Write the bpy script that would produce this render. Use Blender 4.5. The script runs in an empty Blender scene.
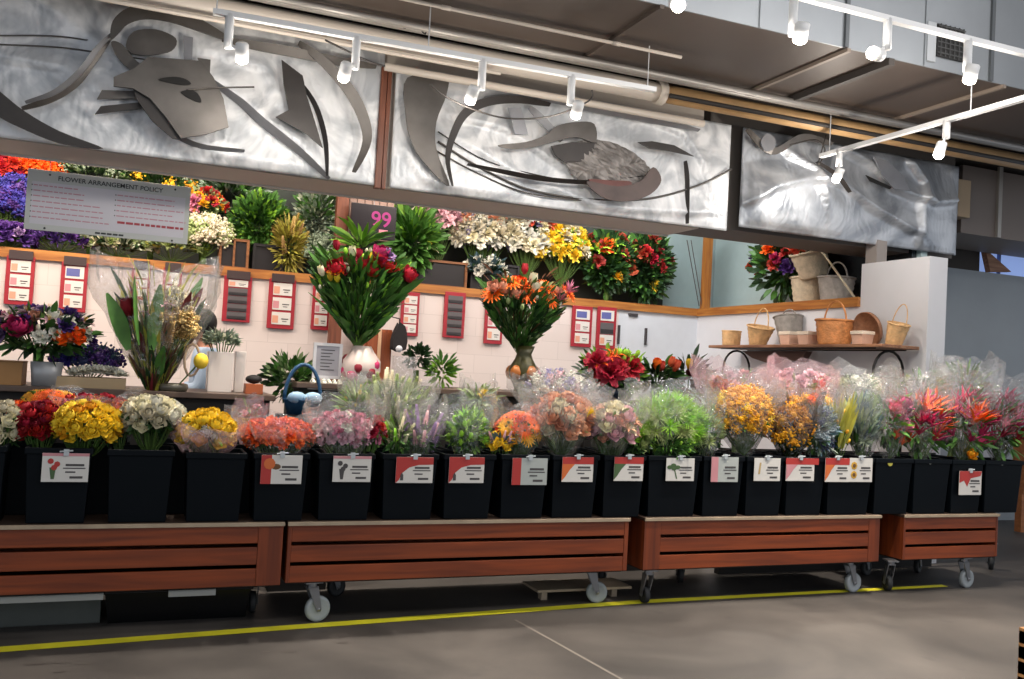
import bpy, math, random
from mathutils import Vector, Matrix, Euler
random.seed(7)
R=random.random
U=random.uniform
S=bpy.context.scene
C=S.collection
PI=math.pi
# ------------------------------------------------------------ camera
PX,PY=512.0,339.5
Dp=(137.0,350.0); Wp=(2755.0,493.0)
F=math.sqrt(-((Dp[0]-PX)*(Wp[0]-PX)+(Dp[1]-PY)*(Wp[1]-PY)))
cy=Vector((Dp[0]-PX,-(Dp[1]-PY),-F)).normalized()
cx=Vector((Wp[0]-PX,-(Wp[1]-PY),-F)).normalized()
cz=cx.cross(cy).normalized()
EYE=Vector((0,0,1.45))
RM=Matrix((cx,cy,cz))            # camera vector -> world vector
cam=bpy.data.cameras.new('camera'); camo=bpy.data.objects.new('camera',cam); C.objects.link(camo)
camo.matrix_world=Matrix.Translation(EYE)@RM.to_4x4()
cam.sensor_width=36; cam.lens=F*36/1024; cam.clip_start=.05; cam.clip_end=100
S.camera=camo
def ray(px,py): return RM@Vector((px-PX,-(py-PY),-F))
def oY(px,py,Y): r=ray(px,py); return EYE+r*(Y/r.y)
def oZ(px,py,Z): r=ray(px,py); return EYE+r*((Z-EYE.z)/r.z)
def oX(px,py,X): r=ray(px,py); return EYE+r*(X/r.x)
def mpp(px,py,Y):                # metres per pixel at that depth
    r=ray(px,py); return Y/r.y
# ------------------------------------------------------------ world, lights, exposure
S.view_settings.view_transform='Standard'; S.view_settings.look='None'
S.view_settings.gamma=1; S.view_settings.use_curve_mapping=False
S.view_settings.exposure=0.25
w=bpy.data.worlds.new('world'); S.world=w; w.use_nodes=True
w.node_tree.nodes['Background'].inputs[0].default_value=(.80,.86,.95,1)
w.node_tree.nodes['Background'].inputs[1].default_value=.75
def area(name,loc,target,sx,sy,e,col):
    l=bpy.data.lights.new(name,'AREA'); l.shape='RECTANGLE'; l.size=sx; l.size_y=sy; l.energy=e; l.color=col
    o=bpy.data.objects.new(name,l); C.objects.link(o); o.location=loc
    o.rotation_euler=(Vector(target)-Vector(loc)).to_track_quat('-Z','Y').to_euler(); return o
area('hall_light',(1.0,1.2,5.2),(1.5,5.5,1.0),6,1.6,80,(1,.96,.9))
area('hall_light_right',(6.0,1.5,5.2),(5.5,6,1.0),4,1.6,120,(1,.96,.94))
area('booth_fill',(-.5,7.6,3.6),(0,8.6,1.5),3.5,.15,120,(1,.82,.68))  # unseen fill inside the booth, brightens the white back wall
area('booth_fill',(3.6,7.6,3.6),(4.0,8.7,1.5),3.0,.15,70,(1,.86,.76))  # second unseen wall fill, further right
area('shelf_fill',(5.0,7.0,2.95),(6.0,7.0,1.7),.4,.4,42,(1,.8,.6))  # added fill that brightens the basket shelf, no fitting modelled
area('ledge_fill',(-.3,8.75,3.75),(-.3,9.7,2.5),6,.2,60,(1,.93,.84))  # fill added above the long ledge to lift its flowers
area('ledge_fill',(5.0,8.3,3.75),(5.2,9.6,2.6),1.5,.2,34,(.92,.97,1))  # fill added for the pale teal end of the display
area('ledge_fill',(6.0,6.95,3.7),(5.9,7.2,2.6),.5,.5,14,(1,.95,.88))  # fill added over the ledge of the return wall
# ------------------------------------------------------------ materials
def lin(c): return c/12.92 if c<=.04045 else ((c+.055)/1.055)**2.4
def hx(h): return tuple(lin(int(h[i:i+2],16)/255) for i in (0,2,4))+(1,)
MC={}
def mat(name,col,rough=.6,metal=0,emit=0,var=0,noise=0,nscale=8,bump=0,bscale=40,spec=None,trans=0,coat=0):
    if name in MC: return MC[name]
    m=bpy.data.materials.new(name); m.use_nodes=True; MC[name]=m
    nt=m.node_tree; b=nt.nodes['Principled BSDF']
    c=hx(col); b.inputs['Base Color'].default_value=c
    b.inputs['Roughness'].default_value=rough; b.inputs['Metallic'].default_value=metal
    if spec is not None: b.inputs['Specular IOR Level'].default_value=spec
    if coat: b.inputs['Coat Weight'].default_value=coat
    if emit:
        b.inputs['Emission Color'].default_value=c; b.inputs['Emission Strength'].default_value=emit
    src=None
    tc=nt.nodes.new('ShaderNodeTexCoord')
    if noise:
        n=nt.nodes.new('ShaderNodeTexNoise'); n.inputs['Scale'].default_value=nscale; n.inputs['Detail'].default_value=5
        nt.links.new(tc.outputs['Object'],n.inputs['Vector'])
        mr=nt.nodes.new('ShaderNodeMapRange'); mr.inputs['From Min'].default_value=.3; mr.inputs['From Max'].default_value=.7
        mr.inputs['To Min'].default_value=1-noise; mr.inputs['To Max'].default_value=1+noise
        nt.links.new(n.outputs['Fac'],mr.inputs['Value'])
        h=nt.nodes.new('ShaderNodeHueSaturation'); h.inputs['Color'].default_value=c
        nt.links.new(mr.outputs[0],h.inputs['Value']); src=h
    if var:
        oi=nt.nodes.new('ShaderNodeObjectInfo')
        mr=nt.nodes.new('ShaderNodeMapRange'); mr.inputs['To Min'].default_value=1-var; mr.inputs['To Max'].default_value=1+var
        nt.links.new(oi.outputs['Random'],mr.inputs['Value'])
        h=nt.nodes.new('ShaderNodeHueSaturation'); h.inputs['Color'].default_value=c
        if src: nt.links.new(src.outputs[0],h.inputs['Color'])
        nt.links.new(mr.outputs[0],h.inputs['Value'])
        mr2=nt.nodes.new('ShaderNodeMapRange'); mr2.inputs['To Min'].default_value=.5-var*.06; mr2.inputs['To Max'].default_value=.5+var*.06
        nt.links.new(oi.outputs['Random'],mr2.inputs['Value']); nt.links.new(mr2.outputs[0],h.inputs['Hue']); src=h
    if src: nt.links.new(src.outputs[0],b.inputs['Base Color'])
    if bump:
        n=nt.nodes.new('ShaderNodeTexNoise'); n.inputs['Scale'].default_value=bscale; n.inputs['Detail'].default_value=4
        nt.links.new(tc.outputs['Object'],n.inputs['Vector'])
        bp=nt.nodes.new('ShaderNodeBump'); bp.inputs['Strength'].default_value=bump; bp.inputs['Distance'].default_value=.01
        nt.links.new(n.outputs['Fac'],bp.inputs['Height']); nt.links.new(bp.outputs[0],b.inputs['Normal'])
    return m
def wood(name,c1,c2,rough=.5,axis=0,scale=3):
    if name in MC: return MC[name]
    m=mat(name,c1,rough); nt=m.node_tree; b=nt.nodes['Principled BSDF']
    tc=nt.nodes.new('ShaderNodeTexCoord'); mp=nt.nodes.new('ShaderNodeMapping')
    sc=[14,14,14]; sc[axis]=1.0; mp.inputs['Scale'].default_value=[s*scale/3 for s in sc]
    n=nt.nodes.new('ShaderNodeTexNoise'); n.inputs['Scale'].default_value=2.2; n.inputs['Detail'].default_value=6; n.inputs['Distortion'].default_value=.7
    r=nt.nodes.new('ShaderNodeValToRGB'); r.color_ramp.elements[0].color=hx(c1); r.color_ramp.elements[1].color=hx(c2)
    r.color_ramp.elements[0].position=.35; r.color_ramp.elements[1].position=.65
    nt.links.new(tc.outputs['Object'],mp.inputs[0]); nt.links.new(mp.outputs[0],n.inputs['Vector']); nt.links.new(n.outputs['Fac'],r.inputs[0]); nt.links.new(r.outputs[0],b.inputs['Base Color'])
    return m
def plastic_film(name,tint='ffffff',haze=.09,gloss=.19,bs=22):
    if name in MC: return MC[name]
    m=bpy.data.materials.new(name); m.use_nodes=True; MC[name]=m; nt=m.node_tree
    for n in list(nt.nodes): nt.nodes.remove(n)
    N=nt.nodes.new; L=nt.links.new
    out=N('ShaderNodeOutputMaterial'); tr=N('ShaderNodeBsdfTransparent'); gl=N('ShaderNodeBsdfGlossy'); df=N('ShaderNodeBsdfDiffuse'); tl=N('ShaderNodeBsdfTranslucent')
    gl.inputs['Roughness'].default_value=.14; df.inputs[0].default_value=hx(tint); tl.inputs[0].default_value=hx(tint); tr.inputs[0].default_value=(.97,.97,.97,1)
    tc=N('ShaderNodeTexCoord'); no=N('ShaderNodeTexNoise'); no.inputs['Scale'].default_value=bs; no.inputs['Detail'].default_value=3; no.inputs['Distortion'].default_value=1.2
    L(tc.outputs['Object'],no.inputs['Vector'])
    bp=N('ShaderNodeBump'); bp.inputs['Strength'].default_value=1; bp.inputs['Distance'].default_value=.02; L(no.outputs['Fac'],bp.inputs['Height'])
    L(bp.outputs[0],gl.inputs['Normal'])
    ad=N('ShaderNodeMixShader'); ad.inputs[0].default_value=.5; L(df.outputs[0],ad.inputs[1]); L(tl.outputs[0],ad.inputs[2])
    m1=N('ShaderNodeMixShader'); m1.inputs[0].default_value=haze; L(tr.outputs[0],m1.inputs[1]); L(ad.outputs[0],m1.inputs[2])
    m2=N('ShaderNodeMixShader'); m2.inputs[0].default_value=gloss; L(m1.outputs[0],m2.inputs[1]); L(gl.outputs[0],m2.inputs[2])
    L(m2.outputs[0],out.inputs[0]); return m
# ------------------------------------------------------------ mesh builder
class MB:
    def __init__(s): s.v=[]; s.f=[]; s.mi=[]; s.mats=[]
    def mx(s,m):
        if m not in s.mats: s.mats.append(m)
        return s.mats.index(m)
    def add(s,vs,fs,m,M=None):
        o=len(s.v); k=s.mx(m)
        s.v+= [tuple(M@Vector(v)) for v in vs] if M is not None else [tuple(v) for v in vs]
        s.f+=[tuple(i+o for i in f) for f in fs]; s.mi+=[k]*len(fs); return s
    def box(s,a,b,m,M=None):
        x0,y0,z0=a; x1,y1,z1=b
        return s.add([(x0,y0,z0),(x1,y0,z0),(x1,y1,z0),(x0,y1,z0),(x0,y0,z1),(x1,y0,z1),(x1,y1,z1),(x0,y1,z1)],
          [(0,3,2,1),(4,5,6,7),(0,1,5,4),(1,2,6,5),(2,3,7,6),(3,0,4,7)],m,M)
    def tube(s,pts,r,m,n=8,cap=True):
        pts=[Vector(p) for p in pts]; rs=r if isinstance(r,(list,tuple)) else [r]*len(pts)
        vs=[];fs=[]; ref=None
        for i,p in enumerate(pts):
            t=(pts[min(i+1,len(pts)-1)]-pts[max(i-1,0)]).normalized()
            if ref is None: ref=Vector((0,0,1)) if abs(t.z)<.9 else Vector((1,0,0))
            a=(ref-t*ref.dot(t)).normalized(); b=t.cross(a); ref=a
            for k in range(n):
                an=2*PI*k/n; vs.append(p+(a*math.cos(an)+b*math.sin(an))*rs[i])
        for i in range(len(pts)-1):
            for k in range(n): fs.append((i*n+k,i*n+(k+1)%n,(i+1)*n+(k+1)%n,(i+1)*n+k))
        if cap: fs.append(tuple(range(n-1,-1,-1))); fs.append(tuple((len(pts)-1)*n+k for k in range(n)))
        return s.add(vs,fs,m)
    def lathe(s,prof,m,n=20,M=None,sx=1,sy=1):
        vs=[];fs=[]
        for r,z in prof:
            for k in range(n): an=2*PI*k/n; vs.append((r*math.cos(an)*sx,r*math.sin(an)*sy,z))
        for i in range(len(prof)-1):
            for k in range(n): fs.append((i*n+k,i*n+(k+1)%n,(i+1)*n+(k+1)%n,(i+1)*n+k))
        return s.add(vs,fs,m,M)
    def ball(s,c,r,m,n=8,k=5,sz=(1,1,1)):
        return s.lathe([(max(1e-4,r*math.sin(PI*i/k)),-r*math.cos(PI*i/k)) for i in range(k+1)],m,n,Matrix.Translation(c)@Matrix.Diagonal((sz[0],sz[1],sz[2],1)))
    def prism(s,pts,Y,th,m,bulge=0):
        # polygon given in (x,z), extruded along y from Y to Y+th
        n=len(pts); cxm=sum(p[0] for p in pts)/n; czm=sum(p[1] for p in pts)/n
        vs=[(p[0],Y,p[1]) for p in pts]+[(p[0],Y+th,p[1]) for p in pts]
        fs=[tuple(range(n)),tuple(range(2*n-1,n-1,-1))]+[(i,(i+1)%n,n+(i+1)%n,n+i) for i in range(n)]
        return s.add(vs,fs,m)
    def petal(s,L,W,a0,a1,az,m,cup=.25,z0=0,r0=0,nu=4,tip=.0,M=None,rnd_=False):
        vs=[];fs=[]; x=r0; z=z0
        for i in range(nu+1):
            t=i/nu; a=a0+(a1-a0)*t
            if i: x+=L/nu*math.cos(a); z+=L/nu*math.sin(a)
            wd=W*(math.sin(PI*min(1,(t*.82+.12)))**.8)*(1-tip*t) if not rnd_ else W*min(1,.3+1.5*t)*max(.35,1-t**5*.75)
            for j in (-1,0,1):
                u=j*wd/2; nx=-math.sin(a)*cup*abs(j)*wd; nz=math.cos(a)*cup*abs(j)*wd
                vs.append((x+nx,u,z+nz))
        for i in range(nu):
            for j in range(2): fs.append((i*3+j,i*3+j+1,(i+1)*3+j+1,(i+1)*3+j))
        Rz=Matrix.Rotation(az,4,'Z')
        return s.add(vs,fs,m,(M@Rz) if M is not None else Rz)
    def mesh(s,name,smooth=True):
        me=bpy.data.meshes.new(name); me.from_pydata(s.v,[],s.f)
        for m in s.mats: me.materials.append(m)
        me.polygons.foreach_set('material_index',s.mi)
        me.polygons.foreach_set('use_smooth',[smooth]*len(s.f)); me.update(); return me
    def obj(s,name,parent=None,smooth=False,loc=None,bevel=0,label=None):
        # vertices are given in world space; shift to loc so the origin lies on the thing
        if loc is None and parent is None and s.v:
            loc=(sum(v[0] for v in s.v)/len(s.v),sum(v[1] for v in s.v)/len(s.v),min(v[2] for v in s.v))
        if loc is not None: s.v=[(v[0]-loc[0],v[1]-loc[1],v[2]-loc[2]) for v in s.v]
        o=bpy.data.objects.new(name,s.mesh(name,smooth)); C.objects.link(o)
        if loc is not None: o.location=loc
        if parent is not None: o.parent=parent
        if bevel:
            bv=o.modifiers.new('b','BEVEL'); bv.width=bevel; bv.segments=2; bv.limit_method='ANGLE'
        if label: o['label']=label
        return o
def tag(o,label=None,cat=None,group=None,kind=None):
    if label: o['label']=label
    if cat: o['category']=cat
    if group: o['group']=group
    if kind: o['kind']=kind
    return o
def thing(name,label,cat,loc,group=None,rz=0):
    o=bpy.data.objects.new(name,None); C.objects.link(o); o.location=loc; o.rotation_euler=(0,0,rz); o.empty_display_size=.05
    return tag(o,label,cat,group)
def part(mb,name,t,smooth=False,bevel=0,label=None):
    # world-space mesh parented to unrotated empty t
    L=t.matrix_world.translation if False else t.location
    p=t
    off=Vector((0,0,0))
    while p is not None: off+=Vector(p.location); p=p.parent
    mb.v=[(v[0]-off.x,v[1]-off.y,v[2]-off.z) for v in mb.v]
    return mb.obj(name,t,smooth,None,bevel,label)
def inst(me,name,parent,M):
    o=bpy.data.objects.new(name,me); C.objects.link(o); o.parent=parent; o.matrix_basis=M; return o
def struct(mb,name,smooth=False):
    return tag(mb.obj(name,None,smooth,(0,0,0)),kind='structure')

# ------------------------------------------------------------ planes of the place
YC=5.05      # cart fronts
YW=9.4       # back wall
YP=6.6       # panels
pc=oY(698,309,YW); XR=pc.x; ZT=pc.z       # inner corner, top of wooden ledge
# shell -------------------------------------------------------
def floor_mat():
    m=mat('concrete','8d857d',.62); nt=m.node_tree; b=nt.nodes['Principled BSDF']; N=nt.nodes.new; L=nt.links.new
    tc=N('ShaderNodeTexCoord'); n=N('ShaderNodeTexNoise'); n.inputs['Scale'].default_value=.9; n.inputs['Detail'].default_value=7; n.inputs['Roughness'].default_value=.62; n.inputs['Distortion'].default_value=.5
    r=N('ShaderNodeValToRGB'); r.color_ramp.elements[0].position=.32; r.color_ramp.elements[0].color=hx('3b3836'); r.color_ramp.elements[1].position=.68; r.color_ramp.elements[1].color=hx('625c57')
    L(tc.outputs['Object'],n.inputs['Vector']); L(n.outputs['Fac'],r.inputs[0])
    n2=N('ShaderNodeTexNoise'); n2.inputs['Scale'].default_value=3.5; n2.inputs['Detail'].default_value=2; L(tc.outputs['Object'],n2.inputs['Vector'])
    r2=N('ShaderNodeValToRGB'); r2.color_ramp.elements[0].position=.66; r2.color_ramp.elements[1].position=.72; r2.color_ramp.elements[0].color=(0,0,0,1); r2.color_ramp.elements[1].color=(.5,.5,.5,1); L(n2.outputs['Fac'],r2.inputs[0])
    mx=N('ShaderNodeMix'); mx.data_type='RGBA'; L(r2.outputs[0],mx.inputs[0]); L(r.outputs[0],mx.inputs[6]); mx.inputs[7].default_value=hx('464240'); L(mx.outputs[2],b.inputs['Base Color'])
    mr=N('ShaderNodeMapRange'); mr.inputs['To Min'].default_value=.38; mr.inputs['To Max'].default_value=.75; L(n.outputs['Fac'],mr.inputs['Value']); L(mr.outputs[0],b.inputs['Roughness'])
    return m
struct(MB().box((-9,-5,-.1),(14,11,0),floor_mat()),'floor')
white=mat('white_paint','d2c8c2',.6,noise=.05,nscale=3)
def brick_mat():
    m=mat('white_brick','d6cac4',.6); nt=m.node_tree; b=nt.nodes['Principled BSDF']; N=nt.nodes.new; L=nt.links.new
    tc=N('ShaderNodeTexCoord'); mp=N('ShaderNodeMapping'); mp.inputs['Rotation'].default_value=(PI/2,0,0)
    L(tc.outputs['Object'],mp.inputs[0]); bt=N('ShaderNodeTexBrick'); L(mp.outputs[0],bt.inputs['Vector'])
    bt.inputs['Scale'].default_value=1; bt.inputs['Brick Width'].default_value=.4; bt.inputs['Row Height'].default_value=.2; bt.inputs['Mortar Size'].default_value=.004; bt.inputs['Mortar Smooth'].default_value=.6
    bt.inputs['Color1'].default_value=hx('d8cdc8'); bt.inputs['Color2'].default_value=hx('d2c6c1'); bt.inputs['Mortar'].default_value=hx('c6bbb6')
    L(bt.outputs['Color'],b.inputs['Base Color']); return m
brick=brick_mat()
xs=oY(617,350,YW).x
struct(MB().box((-6,YW,0),(xs,YW+.15,ZT-.09),brick),'wall_back')
struct(MB().box((xs,YW,0),(XR,YW+.15,ZT-.09),mat('cool_white','ced2d8',.5,noise=.03)),'wall_back_panel')
teal=mat('pale_teal','a9bcbc',.35,noise=.04)
xd=oY(665,270,YW+.6).x
struct(MB().box((-6,YW+.62,ZT-.3),(xd,YW+.72,4.3),mat('display_dark','3a403a',.7,noise=.2,nscale=4)),'wall_display')
struct(MB().box((xd,YW+.62,ZT-.3),(XR+.75,YW+.72,4.3),teal),'wall_display_right')
lw=wood('honey_wood','b4793a','8f5526',.45,0)
lw2=wood('honey_wood_side','b4793a','8f5526',.45,1)
struct(MB().box((-6,YW-.03,ZT-.09),(XR+.0,YW+.62,ZT),lw),'trim_1')
# return wall on the right: runs from the corner towards the viewer
ye=oX(930,256,XR).y; zt2=oX(930,256,XR).z; yo=oX(862,264,XR).y
TH=oY(948,258,ye).x-XR
cw=mat('partition_white','d3d3d7',.55,noise=.04,nscale=2)
mb=MB().box((XR,yo,0),(XR+TH,YW,ZT-.09),cw)
mb.box((XR,ye,0),(XR+TH,yo,zt2),cw)
struct(mb,'wall_right')
struct(MB().box((XR-.03,yo,ZT-.09),(XR+.62,YW-.03,ZT),lw2),'trim_2')
struct(MB().box((XR+.62,yo-.1,ZT-.3),(XR+.7,YW+.6,3.3),teal),'wall_display_side')
# far grey wall, window band above, dark header
gw=mat('grey_wall','989fa5',.7,noise=.06,nscale=1.5)
xf0=XR+TH
zf=oY(985,272,7.85).z; zw=oY(1000,233,7.85).z; xw=oY(980,250,7.85).x
mb=MB().box((XR+.72,7.85,0),(13,8.0,zf),gw); struct(mb,'wall_far')
struct(MB().box((XR+.72,7.85,zf),(xw,8.0,4.3),mat('dark_header','38332f',.8)),'wall_header')
struct(MB().box((xw,7.85,zw),(13,8.0,4.3),mat('dark_header','38332f',.8)),'wall_lintel')
mb=MB().box((xw,7.93,zf),(13,7.96,zw),mat('sky_glass','7d93c4',.2,emit=.75))
wn=struct(mb,'window_1')
mbw=MB()
for px in (1003,1040): 
    x=oY(px,250,7.85).x; mbw.box((x,7.89,zf),(x+.02,7.93,zw),mat('mullion','5a6b9a',.5))
mbw.obj('window_frame',wn)
a=oY(986,268,7.8)
mb=MB(); q=[oY(*p,7.8) for p in ((984,249),(1010,272),(989,272))]
mb.prism([(v.x,v.z) for v in q],7.78,.07,wood('brown_bracket','a3785a','7a4f38'))
tag(mb.obj('wooden_bracket'),'small brown wooden triangle standing in the blue window at the far right','bracket')
# pilaster & low kick at right
a=oY(985,450,7.7); b_=oY(1001,450,7.7)
tag(MB().box((a.x,7.72,0),(b_.x,7.849,oY(990,378,7.72).z),mat('pale_pilaster','bfc2c8',.6)).obj('wall_pilaster'),kind='structure')
a=oY(1017,450,7.2); 
mb=MB().box((a.x,7.1,.42),(a.x+.5,7.25,1.02),wood('orange_board','a8683a','86502c'))
mb.box((a.x,7.12,0),(a.x+.05,7.2,.42),wood('orange_board','a8683a','86502c')).box((a.x+.4,7.12,0),(a.x+.45,7.2,.42),wood('orange_board','a8683a','86502c'))
tag(mb.obj('wooden_board'),'orange brown wooden board stand at the right edge by the grey wall','board')
# ceiling
struct(MB().box((-9,-5,5.4),(14,11,5.5),mat('dark_ceiling','2c2a29',.9)),'ceiling')
struct(MB().box((-9,6.5,3.84),(14,11,4.0),mat('dark_header','38332f',.8)),'ceiling_bulkhead')
# soffit behind/under the art panels
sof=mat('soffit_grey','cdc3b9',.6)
ZP=oY(0,138,YP).z
xe=oY(700,225,YP).x
mb=MB().box((-6,YP+.02,ZP),(xe+.0,YP+.52,3.84),sof)
mb.box((-6,YP+.5,ZP-.012),(xe,YP+.535,ZP+.03),mat('soffit_edge','d5d0ca',.5))
struct(mb,'soffit')
xe3=oY(953,243,YP).x
z3=oY(850,232,YP).z
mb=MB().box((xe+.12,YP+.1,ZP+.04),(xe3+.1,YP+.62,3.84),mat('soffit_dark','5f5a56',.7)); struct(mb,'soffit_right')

# ------------------------------------------------------------ art panels
def metal_mat(name,c1,c2,rough=.34,scale=2.2,metal=.85):
    m=mat(name,c1,rough,metal); nt=m.node_tree; b=nt.nodes['Principled BSDF']; N=nt.nodes.new; L=nt.links.new
    tc=N('ShaderNodeTexCoord'); n=N('ShaderNodeTexNoise'); n.inputs['Scale'].default_value=scale; n.inputs['Detail'].default_value=3; n.inputs['Distortion'].default_value=2.6
    L(tc.outputs['Object'],n.inputs['Vector'])
    r=N('ShaderNodeValToRGB'); r.color_ramp.elements[0].position=.35; r.color_ramp.elements[1].position=.62; r.color_ramp.elements[0].color=hx(c2); r.color_ramp.elements[1].color=hx(c1)
    L(n.outputs['Fac'],r.inputs[0]); L(r.outputs[0],b.inputs['Base Color'])
    wv=N('ShaderNodeTexWave'); wv.inputs['Scale'].default_value=5; wv.inputs['Distortion'].default_value=16; wv.inputs['Detail'].default_value=4; wv.inputs['Detail Scale'].default_value=.7; L(tc.outputs['Object'],wv.inputs['Vector'])
    bp=N('ShaderNodeBump'); bp.inputs['Strength'].default_value=.3; bp.inputs['Distance'].default_value=.006; L(wv.outputs['Fac'],bp.inputs['Height']); L(bp.outputs[0],b.inputs['Normal'])
    mr=N('ShaderNodeMapRange'); mr.inputs['To Min'].default_value=rough-.12; mr.inputs['To Max'].default_value=rough+.2; L(n.outputs['Fac'],mr.inputs['Value']); L(mr.outputs[0],b.inputs['Roughness'])
    return m
alu=metal_mat('brushed_aluminium','eeeff1','b6babf',.42,metal=.2)
alu3=metal_mat('dull_aluminium','c2c6cc','8d929a',.36,1.6,metal=.45)
steel=mat('grey_steel','5c5855',.42,.4,noise=.2,nscale=6)
steel_d=mat('dark_steel','353130',.45,.3,noise=.2,nscale=6)
steel_l=mat('light_steel','8a8b90',.4,.4,noise=.12,nscale=6)
rust=mat('rust_steel','5e3a36',.5,.4,noise=.2)
def panel_sheet(t,x0,x1,z0f,z1,amp,m,seed,disp=None):
    nx,nz=110,44; vs=[];fs=[]
    def d(x,z):
        a=math.sin(2.1*x+2.4*math.sin(1.7*z+x*.8+seed)+seed)+.6*math.sin(3.7*z-1.9*x+1.5*math.sin(2.3*x+seed))
        b=abs(math.sin(3.1*x+4*z+2*math.sin(2*z+seed)))
        return amp*(a*.5+.5*b)
    for j in range(nz+1):
        for i in range(nx+1):
            x=x0+(x1-x0)*i/nx; zb=z0f(x); z=zb+(z1-zb)*j/nz
            k=min(1,min(i,nx-i)/4,min(j,nz-j)/3)
            vs.append((x,YP-.03-abs(d(x,z))*k-(disp(x,z)*k if disp else 0),z))
    for j in range(nz):
        for i in range(nx): a=j*(nx+1)+i; fs.append((a,a+1,a+nx+2,a+nx+1))
    mb=MB().add(vs,fs,m); o=part(mb,'metal_sheet',t,True)
    so=o.modifiers.new('s','SOLIDIFY'); so.thickness=.012; so.offset=0
    return o
def folds(lst,amp,wid):
    segs=[]
    for pts in lst:
        q=[oY(p[0],p[1],YP) for p in pts]; segs.append([(v.x,v.z) for v in q])
    def f(x,z):
        h=0
        for sg in segs:
            best=9;sd=1
            for (ax,az),(bx_,bz) in zip(sg[:-1],sg[1:]):
                dx,dz=bx_-ax,bz-az; L2=dx*dx+dz*dz; t=max(0,min(1,((x-ax)*dx+(z-az)*dz)/L2)); ex,ez=x-ax-t*dx,z-az-t*dz; dd=math.hypot(ex,ez)
                if dd<best: best=dd; sd=1 if dx*ez-dz*ex>0 else -1
            h+=amp*math.exp(-best/wid) if sd>0 else amp*math.exp(-best/(wid*.12))
        return h
    return f
def P2(pts): return [( (q:=oY(p[0],p[1],YP-.12)).x,q.z) for p in pts]
def smooth_pts(pts,n=5,closed=True):
    out=[];L=len(pts)
    rng=range(L) if closed else range(L-1)
    for i in rng:
        g=(lambda k: pts[k%L]) if closed else (lambda k: pts[max(0,min(L-1,k))])
        p0,p1,p2,p3=g(i-1),g(i),g(i+1),g(i+2)
        for s in range(n):
            t=s/n
            out.append(tuple(.5*((2*p1[k])+(-p0[k]+p2[k])*t+(2*p0[k]-5*p1[k]+4*p2[k]-p3[k])*t*t+(-p0[k]+3*p1[k]-3*p2[k]+p3[k])*t**3) for k in range(len(p1))))
    if not closed: out.append(tuple(pts[-1]))
    return out
def plate(t,name,pts,m,off=.10,th=.014,smooth=True,label=None):
    pp=P2(pts)
    if smooth: pp=smooth_pts(pp,4)
    bm=MB().prism(pp,YP-off-th,th,m); return part(bm,name,t,False,label=label)
def ribbon(t,name,pts,wd,m,off=.08,label=None):
    # curved sheet-metal ribbon standing off the panel, width tapering at both ends
    pp=smooth_pts(P2(pts),6,False); n=len(pp); L=[];Rr=[]
    for i,p in enumerate(pp):
        a=pp[max(0,i-1)]; b=pp[min(n-1,i+1)]; dx,dz=b[0]-a[0],b[1]-a[1]; l=math.hypot(dx,dz) or 1
        w_=wd*math.sin(PI*(.06+.88*i/(n-1)))**.7/2
        L.append((p[0]-dz/l*w_,p[1]+dx/l*w_)); Rr.append((p[0]+dz/l*w_,p[1]-dx/l*w_))
    vs=[];fs=[]
    for i in range(n):
        vs+=[(L[i][0],YP-off-.03,L[i][1]),(Rr[i][0],YP-off,Rr[i][1]),(Rr[i][0],YP-off+.012,Rr[i][1]),(L[i][0],YP-off-.018,L[i][1])]
    for i in range(n-1):
        for k in range(4): fs.append((i*4+k,i*4+(k+1)%4,i*4+4+(k+1)%4,i*4+4+k))
    fs+=[(3,2,1,0),((n-1)*4,(n-1)*4+1,(n-1)*4+2,(n-1)*4+3)]
    return part(MB().add(vs,fs,m),name,t,False,label=label)
def wire(t,pts,r,m,off=.07):
    pp=smooth_pts(P2(pts),6,False)
    return part(MB().tube([(p[0],YP-off,p[1]) for p in pp],r,m,6),'wire',t,True)
# panel 1
xa=-3.2; xb=oY(376,190,YP).x
t=thing('art_panel','long bright aluminium relief panel with fish-like steel mask above the white policy sign','art panel',(xa,YP,ZP),'metal relief panels over the flower booth')
panel_sheet(t,xa,xb,lambda x:ZP,3.83,.018,alu,1.0,folds([[(205,75),(240,100),(262,120),(300,150),(330,182)],[(0,60),(60,70),(120,110),(180,150)],[(30,0),(60,20),(110,60)],[(225,60),(262,70),(285,120)],[(130,100),(160,130),(220,160),(300,178)]],.035,.10))
plate(t,'steel_blade',[(-40,60),(0,92),(25,112),(60,132),(103,149),(60,144),(20,128),(0,118),(-40,95)],steel_d,.13)
ribbon(t,'steel_stem',[(22,109),(50,100),(75,84),(92,62),(104,46),(114,33)],.045,steel,.12)
ribbon(t,'steel_stem',[(26,104),(55,94),(80,74),(98,50),(112,36)],.03,steel_l,.15)
wire(t,[(-30,33),(0,33),(60,34),(112,42)],.005,steel); wire(t,[(-30,40),(0,42),(60,45),(110,52),(150,58)],.005,steel)
plate(t,'steel_crescent',[(111,42),(113,24),(128,11),(152,7),(180,13),(205,25),(225,38),(222,42),(195,33),(170,25),(145,22),(128,27),(119,36)],steel,.17)
plate(t,'steel_oval',[(126,44),(134,31),(156,29),(176,38),(172,50),(150,55),(132,53)],steel,.10,label='flat grey oval inside the steel crescent')
plate(t,'steel_leg',[(111,44),(121,45),(134,60),(146,71),(136,74),(120,62)],steel,.14)
plate(t,'steel_prong',[(97,100),(102,91),(138,92),(140,99)],steel,.13,smooth=False); plate(t,'steel_prong',[(95,115),(101,107),(140,103),(142,109)],steel_d,.13,smooth=False)
plate(t,'steel_mask',[(114,82),(135,73),(148,62),(175,64),(200,66),(212,82),(222,103),(227,131),(205,138),(180,142),(166,122),(150,103),(133,93),(114,91)],steel,.22,.02,smooth=False)
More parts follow.
